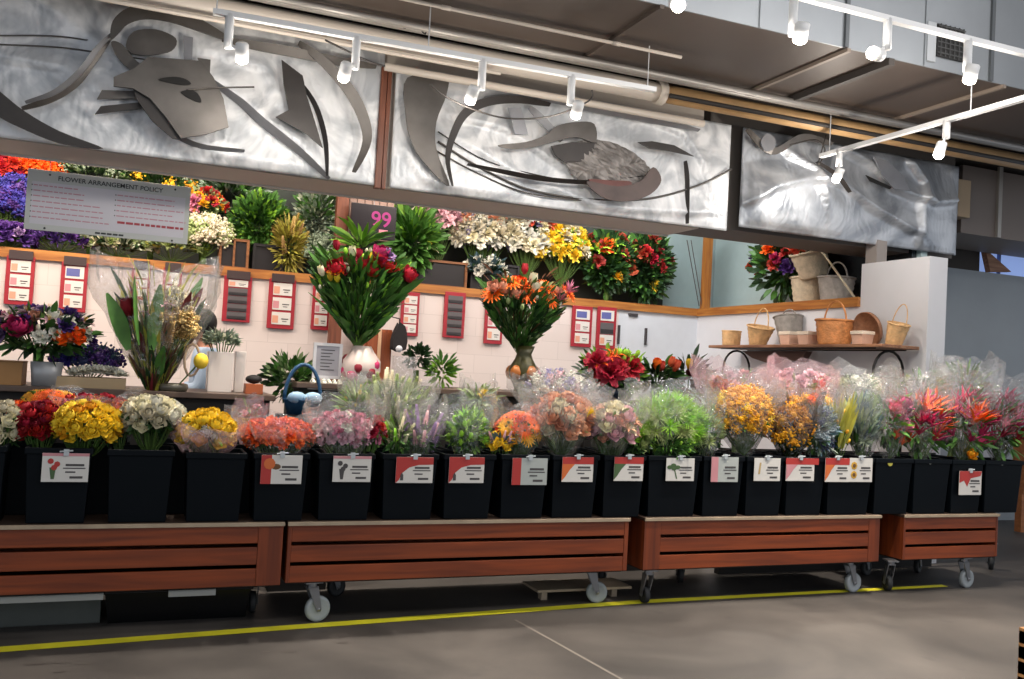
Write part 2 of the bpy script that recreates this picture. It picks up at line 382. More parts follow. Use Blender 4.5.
plate(t,'steel_mask_edge',[(133,92),(150,103),(166,122),(181,143),(172,141),(152,124),(137,103)],steel_d,.19,.02,smooth=False)
plate(t,'eye_slot',[(158,85),(172,82),(184,84),(190,89),(180,90)],mat('slot_black','151414',.8),.243,.006)
plate(t,'eye_slot',[(180,97),(190,95),(197,99),(200,107),(190,104)],mat('slot_black','151414',.8),.243,.006)
plate(t,'steel_tab',[(183,36),(193,38),(192,60),(184,62)],steel_l,.12,smooth=False); plate(t,'steel_tab',[(197,60),(210,62),(209,82),(203,76)],steel,.16,smooth=False)
wire(t,[(186,95),(215,93),(252,92)],.006,steel,.25)
plate(t,'steel_spike',[(281,61),(302,77),(306,97),(314,122),(322,149),(306,135),(275,118),(288,111),(283,85)],steel_d,.14,smooth=False)
ribbon(t,'steel_edge_strip',[(303,86),(316,108),(325,140),(327,176)],.03,steel_d,.12)
ribbon(t,'steel_sickle',[(298,44),(322,62),(346,88),(361,115),(366,142),(353,173)],.075,steel,.14)
ribbon(t,'steel_strip',[(222,40),(255,46),(290,52),(340,62),(376,67)],.06,steel,.12)
ribbon(t,'aluminium_swirl',[(205,75),(240,100),(262,120),(300,150),(330,178)],.05,steel_l,.08)
ribbon(t,'aluminium_swirl',[(150,110),(170,130),(200,145),(245,150)],.03,steel_l,.08)
# panel 2
xa=oY(389,180,YP).x; xb=oY(724,230,YP).x
t=thing('art_panel','middle aluminium relief panel with crescents and a steel bowl, right of the brown post','art panel',(xa,YP,ZP),'metal relief panels over the flower booth')
panel_sheet(t,xa,xb,lambda x:ZP,3.66,.018,alu,2.6,folds([[(470,150),(520,180),(600,210),(700,215)],[(640,120),(680,135),(700,165),(712,200)],[(460,120),(500,130),(560,170)],[(400,150),(420,180),(470,200)]],.035,.10))
plate(t,'steel_leaf',[(407,78),(445,76),(446,95),(436,122),(436,150),(449,186),(430,170),(412,145),(405,112)],steel,.12)
ribbon(t,'steel_crescent',[(451,187),(446,160),(452,135),(464,114),(486,103),(515,101),(548,106)],.065,steel_d,.15)
ribbon(t,'steel_strip',[(484,98),(520,96),(560,100),(600,110),(700,130)],.05,steel_l,.10)
plate(t,'steel_tab',[(507,108),(520,108),(527,135),(514,135)],steel_l,.13,smooth=False)
plate(t,'steel_swordfish',[(495,147),(522,144),(542,137),(553,128),(572,124),(590,126),(591,144),(572,139),(552,143),(530,149),(508,151)],steel,.18)
plate(t,'steel_block',[(549,147),(570,143),(592,144),(590,162),(562,163),(553,156)],steel_d,.15,smooth=False)
ribbon(t,'steel_stick',[(528,108),(542,122),(560,142)],.05,steel_l,.14)
def crumple(t,ccx,ccy,rx,ry,tilt,m,off=.12):
    vs=[];fs=[];n=20;rr_=random.Random(5)
    for j_ in range(n+1):
        for i_ in range(n+1):
            u=(i_/n*2-1); v=(j_/n*2-1); q=math.hypot(u,v) or 1; k_=max(abs(u),abs(v))/q; u*=k_; v*=k_
            x_=ccx+rx*u*math.cos(tilt)-ry*v*math.sin(tilt); y_=ccy+rx*u*math.sin(tilt)+ry*v*math.cos(tilt); w_=oY(x_,y_,YP-off)
            vs.append((w_.x,YP-off-.05*(1-u*u-v*v)-rr_.uniform(0,.02),w_.z))
    for j_ in range(n):
        for i_ in range(n): a_=j_*(n+1)+i_; fs.append((a_,a_+n+1,a_+n+2,a_+1))
    o=part(MB().add(vs,fs,m),'crumpled_bowl',t,False); so=o.modifiers.new('s','SOLIDIFY'); so.thickness=.006
crumple(t,608,168,46,25,.35,mat('crumpled_steel','86817e',.5,.3,noise=.3,nscale=14))
plate(t,'rust_crescent',[(582,183),(612,188),(635,183),(648,169),(656,182),(645,196),(622,203),(598,199)],mat('rust_crescent','4a3d3a',.45,.3,noise=.25),.19)
plate(t,'rust_patch',[(584,181),(605,182),(625,183),(624,189),(600,190)],rust,.19,.01,label='rust red patch on the steel bowl')
ribbon(t,'steel_arc',[(466,165),(500,172),(545,180),(600,183),(640,177)],.03,steel_d,.14)
wire(t,[(440,140),(480,165),(530,188),(590,198),(650,198),(700,185),(735,168)],.009,steel)
wire(t,[(436,148),(480,172),(530,192),(590,200)],.006,steel); wire(t,[(440,130),(490,160),(560,178),(600,182)],.005,steel_d)
plate(t,'steel_wing',[(636,143),(650,142),(672,146),(692,157),(668,152),(648,149)],steel_d,.14,smooth=False)
ribbon(t,'seam_strip',[(688,160),(690,180),(690,223)],.02,steel_d,.07)
# panel 3
xa=oY(737,215,YP).x; xb=oY(953,243,YP).x
t=thing('art_panel','dull billowed aluminium relief panel, last on the right above the baskets','art panel',(xa,YP,ZP),'metal relief panels over the flower booth')
cA=oY(790,185,YP)
fo=folds([[(742,205),(765,190),(800,182),(835,188),(870,212),(905,232)],[(785,158),(806,172),(812,195)],[(835,150),(862,165),(885,190),(925,205),(950,203)],[(900,160),(915,185),(912,240)]],.085,.12)
def bil(x,z):
    u=(x-xa)/(xb-xa)
    r=math.hypot((x-cA.x)/.8,(z-cA.z+.15)/.35)
    return .10*max(0,1-r*r)+fo(x,z)
panel_sheet(t,xa,xb,lambda x:ZP+.05,3.66,.03,alu3,4.4,bil)
plate(t,'steel_disc',[(757,143),(763,135),(771,140),(770,150),(762,152)],steel_l,.16)
ribbon(t,'steel_fold',[(745,130),(770,152),(800,138),(830,145)],.06,steel,.14)
ribbon(t,'steel_fold',[(805,165),(825,178),(838,195)],.02,steel_d,.26)
plate(t,'steel_spike',[(868,158),(882,163),(896,176),(905,192),(888,190),(876,176)],steel_l,.18,smooth=False)
plate(t,'dark_gap',[(862,176),(888,188),(886,190),(866,182)],mat('slot_black','151414',.8),.16,.01,smooth=False)

# posts
pw=wood('red_brown_wood','7a4630','5b3120',.5,2)
x0=oY(377,120,YP).x; x1=oY(388,120,YP).x
mb=MB().box((x0,YP-.06,ZP-.02),(x0+(x1-x0)*.55,YP+.0,3.62),pw).box((x0+(x1-x0)*.62,YP-.05,ZP-.02),(x1,YP,3.62),pw)
tag(mb.obj('wooden_post',bevel=.004),'reddish brown double wooden post between the first and middle metal panels','post')
x0=oY(339,210,YW-.3).x; x1=oY(351,210,YW-.3).x
tag(MB().box((x0,YW-.2,0),(x1,YW-.1,3.5),pw).obj('wooden_post',bevel=.004),'brown wooden post left of the purple number sign','post')
x0=oY(351,195,YW-.1).x; x1=oY(396,195,YW-.1).x
mb=MB(); 
for i in range(6):
    a=x0+(x1-x0)*i/6; mb.box((a,YW-.08,2.72),(a+(x1-x0)/6-.008,YW-.05,3.5),mat('pale_plank','8f7468',.6,noise=.15))
tag(mb.obj('plank_board'),'pale brown vertical plank board above the purple number sign','board')
x0=oY(701,270,YW+.1).x
tag(MB().box((x0,YW+.0,ZT),(x0+.09,YW+.09,3.3),wood('honey_wood_up','b4793a','8f5526',.45,2)).obj('wooden_post',bevel=.004),'honey coloured wooden post in the inner corner of the booth','post')
# mirror edge strips beside corner post
mb=MB()
for dx,pxa,pxb in ((0,687,699),(0,691,702)):
    p=oY(pxa,240,YW+.05); q=oY(pxb,306,YW+.05); mb.tube([p,q],.006,mat('dark_line','4a4442',.4),6)
tag(mb.obj('mirror_edge'),'pair of thin dark slanting mirror edges left of the corner post','mirror')
# glass leaning pane on the return wall
gl=bpy.data.materials.new('clear_glass'); gl.use_nodes=True
g=gl.node_tree; b=g.nodes['Principled BSDF']; b.inputs['Base Color'].default_value=(.9,.97,.96,1); b.inputs['Roughness'].default_value=.02
tr=g.nodes.new('ShaderNodeBsdfTransparent'); mxn=g.nodes.new('ShaderNodeMixShader'); mxn.inputs[0].default_value=.1
g.links.new(tr.outputs[0],mxn.inputs[1]); g.links.new(b.outputs[0],mxn.inputs[2]); g.links.new(mxn.outputs[0],g.nodes['Material Output'].inputs[0])
# grey/dark cabinet part behind bags, pale post
p0=oX(862,250,XR+.4); 
struct(MB().box((XR+.02,yo-.16,zt2+.001),(XR+.14,yo-.02,oX(869,233,XR+.02).z),mat('grey_post','8d8682',.6)),'trim_3')
a=oX(826,260,XR+.58); 
mb=MB().box((XR+.56,yo-.05,ZT+.01),(XR+.615,a.y,3.0),mat('dark_mirror','3b4044',.12,.6))
tag(mb.obj('dark_mirror'),'dark glossy mirror panel behind the white bags on the right ledge','mirror')
p=oX(857,292,XR+.02); q=oX(818,225,XR+.3)
mb=MB().tube([p,(q.x,q.y,q.z)],.008,mat('glass_edge','c9bda8',.2,.3),6)
# ------------------------------------------------------------ ducts, pipes
dm=mat('duct_brown','4f443d',.5,.25,noise=.06,nscale=2); ds=mat('duct_side','8b9095',.42,.5,noise=.08,nscale=2)
ZD=3.75; YF=oZ(688,12,ZD).y; YB=5.92
t=thing('air_duct','huge rectangular sheet metal air duct across the ceiling above the booth','air duct',(2,YF,ZD))
mb=MB().box((-6,YF,ZD),(12,YB,5.0),dm); mb.box((-6,YF-.012,ZD+.0),(12,YF,5.0),ds)
part(mb,'duct_body',t)
def cross(px,py,nm,m,h=.025,wd=.03):
    x=oZ(px,py,ZD).x
    part(MB().box((x,YF-.02,ZD-h),(x+wd,YB,ZD),m),nm,t)
for px,py in ((600,44),(753,88),(893,118)): cross(px,py,'duct_seam',dm if px==600 else mat('duct_rib','85786d',.5,.2))
cross(803,91,'duct_brace',mat('dark_brace','3e3936',.6),.05,.05)
for px,py in ((845,30),(990,60)):
    x=oY(px,py,YF-.02).x; part(MB().box((x,YF-.03,ZD),(x+.03,YF-.012,5.0),mat('seam_dark','5c6064',.5,.5)),'side_seam',t)
for px,py in ((760,15),(925,45)):
    x=oY(px,py,YF-.02).x; part(MB().box((x,YF-.022,ZD),(x+.015,YF-.012,5.0),ds),'side_rib',t)
a=oY(925,20,YF-.02); b_=oY(962,62,YF-.02)
mb=MB(); bl=mat('grille_black','191919',.6)
vx0,vx1=oY(934,40,YF).x,oY(961,50,YF).x; vz0,vz1=oY(948,60,YF).z,oY(948,28,YF).z
mb.box((vx0-.09,YF-.03,vz0-.05),(vx0-.01,YF-.012,vz1),mat('duct_side_light','a5a9ad',.4,.5))
mb.box((vx0,YF-.03,vz0),(vx1,YF-.012,vz1),bl)
for i in range(6):
    z=vz0+(vz1-vz0)*(i+.5)/6; mb.box((vx0,YF-.04,z),(vx1,YF-.03,z+.008),mat('grille_bar','3c3d3e',.5))
for i in range(6):
    x=vx0+(vx1-vx0)*(i+.5)/6; mb.box((x,YF-.042,vz0),(x+.006,YF-.03,vz1),mat('grille_bar','3c3d3e',.5))
part(mb,'vent_grille',t)
def pipe(name,label,cat,Y,Z,r,x0,x1,m,group=None,coll=()):
    mb=MB().tube([(x0,Y,Z),((x0+x1)/2,Y,Z),(x1,Y,Z)],r,m,14)
    for c in coll: mb.tube([(c-.03,Y,Z),(c+.03,Y,Z)],r*1.25,m,14)
    return tag(mb.obj(name,None,True),label,cat,group)
offw=mat('offwhite_pipe','cfc4b8',.45); tan=mat('tan_pipe','c09a6c',.5,noise=.1); gc=mat('grey_conduit','9d9893',.4,.4)
xj=oY(662,95,6.2).x
pipe('ceiling_pipe','thick off-white ceiling pipe above the first and middle metal panels','pipe',6.2,3.69,.075,-5,xj,offw,None,(xj-.02,))
pipe('ceiling_pipe','thick tan ceiling pipe running right over the dull billowed panel','pipe',6.2,3.69,.07,xj+.02,9,tan,None)
pipe('ceiling_pipe','second off-white pipe tucked behind the thick one at upper left','pipe',6.38,3.74,.05,-5,xj+.6,offw)
pipe('conduit','pale grey conduit running just above the tops of the metal panels','pipe',6.36,3.56,.028,oY(385,65,6.36).x,xj+.5,offw,None)
pipe('conduit','thin white conduit clipped under the duct, ending over the middle panel','pipe',5.46,3.70,.012,.4,oZ(680,58,3.70).x,offw,None,(oZ(446,8,3.7).x,oZ(617,43,3.7).x))
pipe('conduit','upper grey conduit along the rear edge of the duct','pipe',5.86,3.70,.024,-5,9,gc)
pipe('conduit','lower grey conduit just behind the duct, above the thick pipe','pipe',6.0,3.74,.03,-5,9,gc)
pipe('conduit','dark slack cable conduit between tan pipe and grey conduits','pipe',6.08,3.64,.018,xj,9,mat('dark_cable','2e2a28',.6))
pipe('conduit','thin pale conduit under the thick pipe at the upper left','pipe',6.10,3.575,.014,-5,oY(500,80,6.1).x,offw)
# loose looping cables
def cable(pts,Y,r,label,m):
    pp=smooth_pts([tuple(oY(*p,Y)) for p in pts],6,False)
    tag(MB().tube(pp,r,m,6).obj('cable',None,True),label,'cable')
cable([(430,84),(448,98),(475,110),(505,118),(540,118),(565,112),(590,100),(592,90)],5.7,.006,'dark cable sagging between two track lights over the middle panel',mat('dark_cable','2e2a28',.6))
cable([(325,40),(345,50),(370,62),(385,66)],5.7,.007,'dark cable looping from the track near the brown post',mat('dark_cable','2e2a28',.6))
cable([(790,145),(815,140),(825,150),(818,165),(826,135)],6.3,.006,'dark cable coil hanging at the end of the side track',mat('dark_cable','2e2a28',.6))
cable([(392,0),(400,18),(405,28),(412,16),(425,34),(428,12)],5.95,.006,'tangle of dark cable on the conduits above the brown post',mat('dark_cable','2e2a28',.6))
# duct box at far right
X0=oY(962,200,6.9).x; z0=oY(985,236,6.9).z; z1=oY(985,160,6.9).z
t=thing('duct_box','brown grey metal duct box in the upper right above the blue window','air duct',(X0,6.9,z0))
part(MB().box((X0,6.9,z0),(12,7.7,3.80),mat('duct_box_grey','7a706a',.5,.3)),'box_body',t)
x=oY(998,200,6.88).x; part(MB().box((x,6.87,z0),(x+.05,6.9,z1),mat('strap_pale','a9a59f',.4,.5)),'strap',t)
q0=oY(955,178,6.7); q1=oY(970,218,6.7)
tag(MB().box((q0.x,6.7,q1.z),(q1.x,6.88,q0.z),mat('tan_box','a08c72',.6)).obj('junction_box',bevel=.006),'tan box mounted beside the right end of the dull panel','box')

# ------------------------------------------------------------ track lights
wp=mat('white_metal','d9dadb',.35); bulb=mat('lamp_glow','fff0da',.3,emit=30)
def track(label,a,b,hang=()):
    a=Vector(a); b=Vector(b); d=(b-a).normalized(); side=d.cross(Vector((0,0,1))).normalized()
    M=Matrix((side,d,Vector((0,0,1)))).transposed().to_4x4(); M.translation=a; L=(b-a).length
    t=thing('light_track',label,'light track',a)
    mb=MB().box((-.022,0,-.016),(.022,L,.016),wp,M); part(mb,'track_bar',t)
    for h in hang:
        p=a+d*h; part(MB().tube([p,(p.x,p.y,ZD if p.y<YB else 3.84)],.004,wp,6),'hanger_rod',t)
    return t
def lamp(label,top,stem,head,aim,power,group,r=.038):
    # top: point on the track; stem: length of vertical body; head: centre of lamp head; aim: direction of the beam
    top=Vector(top); head=Vector(head); aim=Vector(aim).normalized()
    t=thing('track_light',label,'track light',top,group)
    part(MB().tube([top,top-Vector((0,0,stem))],.026,wp,14),'driver_body',t,True)
    part(MB().tube([top-Vector((0,0,stem-.03)),head],.01,wp,8),'arm',t,True)
    M=Matrix.Translation(head)@aim.to_track_quat('Z','Y').to_matrix().to_4x4()
    part(MB().lathe([(.001,-.06),(r*.8,-.06),(r,-.05),(r,.045),(r*.9,.045),(r*.86,.02)],wp,18,M),'lamp_head',t,True)
    part(MB().lathe([(r*.9,.03),(r*.9,.048),(r*.7,.058),(r*.35,.064),(.001,.066)],bulb,18,M),'lens',t,True,label='glowing warm white lens')
    l=bpy.data.lights.new('spill','POINT'); l.energy=power*.22; l.color=(1,.92,.82); l.shadow_soft_size=.05
    o=bpy.data.objects.new('spill',l); C.objects.link(o); o.parent=t; o.location=head+aim*.12-top
    l=bpy.data.lights.new('beam','SPOT'); l.energy=power*2.2; l.spot_size=R_(105); l.spot_blend=.9; l.color=(1,.90,.78); l.shadow_soft_size=.04
    o=bpy.data.objects.new('beam',l); C.objects.link(o); o.parent=t; o.location=head+aim*.12-top; o.rotation_euler=Vector((aim.x,-.22,-1)).to_track_quat('-Z','Y').to_euler()
def R_(d): return d*PI/180
ZK=3.45
ta=oZ(213,11.5,ZK); tb=oZ(655,90,ZK)
ta.x-=.0
track('long white ceiling track with four lamps in front of the first and middle panels',ta,tb,(.02,1.3,(tb-ta).length-.06))
d=(tb-ta)
def ont(px):
    lo,hi=0,1
    for _ in range(40):
        m_=(lo+hi)/2; p=ta+d*m_; v=RM.transposed()@(p-EYE); x=PX+F*v.x/-v.z
        if x<px: lo=m_
        else: hi=m_
    return ta+d*lo
G='white lamps on the long front track'
for px,hp,aim,lb in ((230,(242,53),(.1,.55,-1),'leftmost white lamp on the long track, over the fish-like mask'),
                 (357,(345,72),(-.1,.75,-1),'white lamp on the long track just left of the brown post'),
                 (483,(472,95),(-.1,.75,-1),'white lamp on the long track over the steel crescent of the middle panel'),
                 (572,(577,110),(.1,.8,-1),'white lamp at the right end of the long track, over the steel swordfish')):
    p=ont(px); lamp(lb,p,.2,oY(*hp,p.y-.02),aim,44,G)
# second track: front right
zk=3.80; a=oY(760,-12,4.3); b_=oY(1060,62,4.3)
zk=oY(900,22,4.3).z
track('white ceiling track running along the air duct at the top right',(oY(790,0,4.3).x-.4,4.3,zk),(oY(1060,62,4.3).x,4.3,zk),(.3,2.0))
G='lamps under the duct at top right'
def lp(px): return Vector((oY(px,20,4.3).x,4.3,zk))
lamp('white lamp on the duct track, left of the turned-up lamp',lp(793),.24,oY(801,33,4.26),(0,.25,-1),90,G,.042)
lamp('white lamp on the duct track turned sideways, left of the vent grille',lp(888),.19,oY(876,54,4.3),(-1,-.35,-.15),8,G,.042)
lamp('white lamp on the duct track, below the vent grille',lp(969),.21,oY(971,74,4.26),(0,.3,-1),90,G,.042)
p=oY(677,4,4.3); lamp('small clear lamp at the top edge, on the lower corner of the duct',(p.x,4.3,p.z+.25),.14,p,(-.3,-.8,-.5),8,'lamps under the duct at top right',.042)
# third: rod coming towards viewer
za=3.4; a=oZ(821,156,za); b_=Vector((a.x,oX(1024,103,a.x).y-.8,za))
track('thin white lighting rod reaching from the dull panel towards the front right',a,b_,(.1,1.5))
def lx(px):
    p=oX(px,140,a.x); return Vector((a.x,p.y,za))
G='lamps on the side rod'
for px,hp,lb in ((840,(838,175),'white lamp on the side rod nearest the dull panel'),(946,(940,150),'white lamp on the side rod to the right, below the vent')):
    p=lx(px); q=oX(hp[0],hp[1],a.x-.05); lamp(lb,p,.13,q,(-.15,.45 if px<900 else .2,-1),85,G,.036)

# ============================================================ carts
cwood=wood('cart_wood','8c3f17','662b10',.5,0,2); cwv=wood('cart_wood_v','863c17','60280f',.5,2,2); pale=mat('pale_board','a8967f',.6,noise=.15)
blackp=mat('black_plastic','01070e',.55,spec=.15); metalw=mat('zinc','8e9094',.35,.8)
rub_w=mat('pale_rubber','9aa1a5',.5); rub_b=mat('dark_rubber','26282a',.6)
def caster(t,x,y,top,r,col,ang):
    c=thing_part=bpy.data.objects.new('caster',MB().mesh('caster'))
    mb=MB(); ca,sa=math.cos(ang),math.sin(ang)
    M=Matrix.Translation((x,y,0))@Matrix.Rotation(ang,4,'Z')
    mb.box((-.05,-.04,top-.008),(.05,.04,top),metalw,M)
    mb.lathe([(.028,top-.03),(.028,top-.008)],metalw,12,M)
    for s in (-1,1):
        mb.add([(-.03,s*.022,top-.03),(.03,s*.022,top-.03),(.055,s*.022,r),(.03,s*.022,r-.015),(-.03,s*.027,top-.03),(.03,s*.027,top-.03),(.055,s*.027,r),(.03,s*.027,r-.015)],
               [(0,1,2,3),(7,6,5,4),(0,4,5,1),(1,5,6,2),(2,6,7,3),(3,7,4,0)],metalw,M)
    mb.box((-.03,-.027,top-.035),(.03,.027,top-.028),metalw,M)
    f=part(mb,'caster',t)
    W=M@Matrix.Translation((.04,0,r))@Matrix.Rotation(PI/2,4,'X')
    w_=MB().lathe([(.012,-.018),(r*.55,-.012),(r*.72,-.017),(r*.95,-.017),(r,-.008),(r,.008),(r*.95,.017),(r*.72,.017),(r*.55,.012),(.012,.018)],col,22,W)
    w_.lathe([(.001,-.03),(.011,-.03),(.011,.03),(.001,.03)],metalw,8,W)
    off=Vector(t.location); w_.v=[(v[0]-off.x,v[1]-off.y,v[2]-off.z) for v in w_.v]
    w_.obj('wheel',f,True)
def cart(label,pxa,pxb,ztop,zbot,sl,sr,casters,depth=.72,gaps=None):
    xa=oY(pxa,520,YC).x; xb=oY(pxb,520,YC).x; y0=YC; y1=YC+depth
    t=thing('flower_cart',label,'cart',(xa,y0,0),'slatted wooden flower carts')
    part(MB().box((xa-.005,y0-.003,ztop-.02),(xb+.005,y1,ztop),mat('cart_top','3b2a20',.7,noise=.2)),'top_board',t)
    part(MB().box((xa-.005,y0-.015,ztop-.02),(xb+.005,y0-.004,ztop+.001),pale),'edge_strip',t,bevel=.002,label='pale worn front edge strip')
    h=ztop-.02-zbot; g=.021; bh=(h-2*g)/3; mb=MB()
    for i in range(3):
        z=zbot+i*(bh+g); mb.box((xa+(sl if sl else .0),y0,z),(xb-sr,y0+.02,z+bh),cwood)
    part(mb,'front_slats',t,bevel=.003)
    if sl: part(MB().box((xa,y0-.002,zbot),(xa+sl,y0+.02,ztop-.02),cwv),'stile',t,bevel=.003)
    if sr: part(MB().box((xb-sr,y0-.002,zbot),(xb,y0+.02,ztop-.02),cwv),'stile',t,bevel=.003)
    for x in (xa,xb-.02):
        part(MB().box((x,y0+.021,zbot),(x+.02,y1,ztop-.021),cwv),'end_panel',t)
    part(MB().box((xa+.02,y1-.02,zbot),(xb-.02,y1,ztop-.021),cwood),'back_panel',t)
    part(MB().box((xa+.02,y0+.03,zbot-.012),(xb-.02,y1-.02,zbot+.012),mat('dark_board','2b211c',.8)),'base_board',t)
    for px,y,r,c,a in casters:
        x=oY(px,600,y).x; caster(t,x,y,zbot-.012,r,c,a)
    return xa,xb
ZC=oY(283,522,YC).z; ZB=oY(283,585,YC).z
cart('leftmost wooden slatted flower cart, under the yellow and white roses',-150,284,ZC,ZB,.0,.13,((-100,5.2,.07,rub_b,.3),(253,5.35,.06,rub_b,1.5),(30,5.7,.06,rub_b,.3),(215,5.7,.06,rub_b,.3)))
cart('longest wooden slatted flower cart, second from the left, on two white front wheels',289,629,ZC,ZB+.01,.02,.03,((311,5.13,.072,rub_w,.2),(590,5.24,.068,rub_w,-.25),(330,5.65,.06,rub_b,.4),(600,5.65,.06,rub_b,.9)))
cart('third wooden slatted flower cart, under the yellow sprays and the light green ferns',645,880,ZC,ZB+.01,.12,.10,((647,5.13,.055,rub_b,1.5),(848,5.16,.07,rub_w,.1),(680,5.6,.06,rub_b,1.2),(862,5.6,.06,rub_b,.3)))
cart('short wooden slatted flower cart at the right end of the row',904,998,ZC-.0,ZB+.015,.02,.02,((889,5.12,.06,rub_b,1.2),(962,5.12,.07,rub_w,.1),(915,5.6,.06,rub_b,.5),(990,5.6,.06,rub_b,.8)))
# lower plate of the last cart reaching left, pale scrap strips under carts
# black tub and grey board under first cart
a=oY(104,610,5.35); b_=oY(248,610,5.35)
mb=MB(); mb.add([(a.x+.02,5.3,0),(b_.x-.02,5.3,0),(b_.x-.02,5.65,0),(a.x+.02,5.65,0),(a.x,5.26,.17),(b_.x,5.26,.17),(b_.x,5.7,.17),(a.x,5.7,.17)],[(3,2,1,0),(0,1,5,4),(1,2,6,5),(2,3,7,6),(3,0,4,7)],mat('gloss_black','0b0c0e',.25))
mb.box((a.x-.01,5.245,.165),(b_.x+.01,5.715,.178),mat('gloss_black','0b0c0e',.25))
tag(mb.obj('storage_tub',bevel=.004),'glossy black plastic tub on the floor under the leftmost cart','tub')
a=oY(-120,620,5.3); b_=oY(100,620,5.3)
tag(MB().box((a.x,5.32,0),(b_.x,5.75,.14),mat('grey_green_box','4a4e4a',.6,noise=.1)).obj('low_platform',bevel=.005),'low grey green platform on the floor under the far left cart','platform')
for (pa,pb,lb) in ((-60,103,'thin pale grey strip beneath the left end of the leftmost cart'),(168,215,'short pale strip beneath the leftmost cart above the tub'),(545,646,'pale folded cardboard sheet lying behind the white wheel between two carts')):
    x0=oY(pa,600,5.08).x; x1=oY(pb,600,5.08).x
    if pa>500: mb=MB().box((x0+.05,5.3,.06),(x1+.02,5.55,.075),mat('pale_board','a8967f',.6)).box((x0+.1,5.35,0),(x0+.14,5.4,.06),pale).box((x1-.1,5.35,0),(x1-.06,5.4,.06),pale)
    else: mb=MB().box((x0,5.07,ZB-.045),(x1,5.1,ZB-.0135),mat('pale_strip','8f918f',.6))
    tag(mb.obj('board_strip'),lb,'board')
# yellow line and floor marks
p=[oZ(*q,0) for q in ((-120,659),(0,650),(300,627),(642,602),(945,586))]
yl=mat('yellow_paint','dfd930',.55,noise=.15,nscale=6)
yc_=sum(v.y for v in p[1:4])/3
mb=MB(); wds=[.045,.045,.042,.04,.03]
vs=[];fs=[]
for q,wv_ in zip(p,wds): vs+=[(q.x,q.y-wv_,.003),(q.x,q.y+wv_,.003)]
for i in range(4): fs.append((2*i,2*i+2,2*i+3,2*i+1))
tag(MB().add(vs,fs,yl).obj('floor_line'),'yellow painted line on the concrete floor along the carts','floor marking')
stn=mat('floor_stain','4f4945',.5)
def blob(px,py,rx,ry):
    c=oZ(px,py,0); n=14
    vs=[(c.x+rx*math.cos(2*PI*i/n)*U(.7,1.2),c.y+ry*math.sin(2*PI*i/n)*U(.7,1.2),.002) for i in range(n)]
    return vs,[tuple(range(n))]
mb=MB()
for q in ((35,664,.05,.02),(60,663,.03,.012),(60,672,.03,.01),(85,664,.03,.01),(100,651,.05,.012),(288,652,.035,.015),(342,643,.03,.012),(266,652,.02,.01),(125,646,.03,.01),(220,640,.05,.01)):
    mb.add(*blob(*q),stn)
tag(mb.obj('floor_stains'),kind='structure')
a=oZ(515,620,0); b_=oZ(560,645,0); c_=oZ(640,690,0)
mb=MB().add([(a.x-.008,a.y,.002),(b_.x-.008,b_.y,.002),(c_.x-.008,c_.y,.002),(c_.x+.008,c_.y,.002),(b_.x+.008,b_.y,.002),(a.x+.008,a.y,.002)],[(0,1,4,5),(1,2,3,4)],mat('joint_pale','7c756e',.7))
tag(mb.obj('floor_joint'),kind='structure')
# crate corner bottom right
c=oZ(1017,690,0)
mb=MB()
for i in range(4): mb.box((c.x,c.y-.5,.01+i*.075),(c.x+.5,c.y-.48,.082+i*.075),wood('crate_wood','c9955f','a06c3e')); mb.box((c.x,c.y-.48,.01+i*.075),(c.x+.015,c.y+.0,.07+i*.075),wood('crate_wood','c9955f','a06c3e'))
mb.box((c.x+.0,c.y-.49,0),(c.x+.04,c.y-.44,.31),wood('crate_wood','c9955f','a06c3e')).box((c.x+.0,c.y-.05,0),(c.x+.04,c.y,.31),wood('crate_wood','c9955f','a06c3e')).box((c.x+.02,c.y-.48,.01),(c.x+.5,c.y,.03),wood('crate_wood','c9955f','a06c3e'))
tag(mb.obj('wooden_crate'),'light wooden slatted crate cut off by the lower right corner','crate')

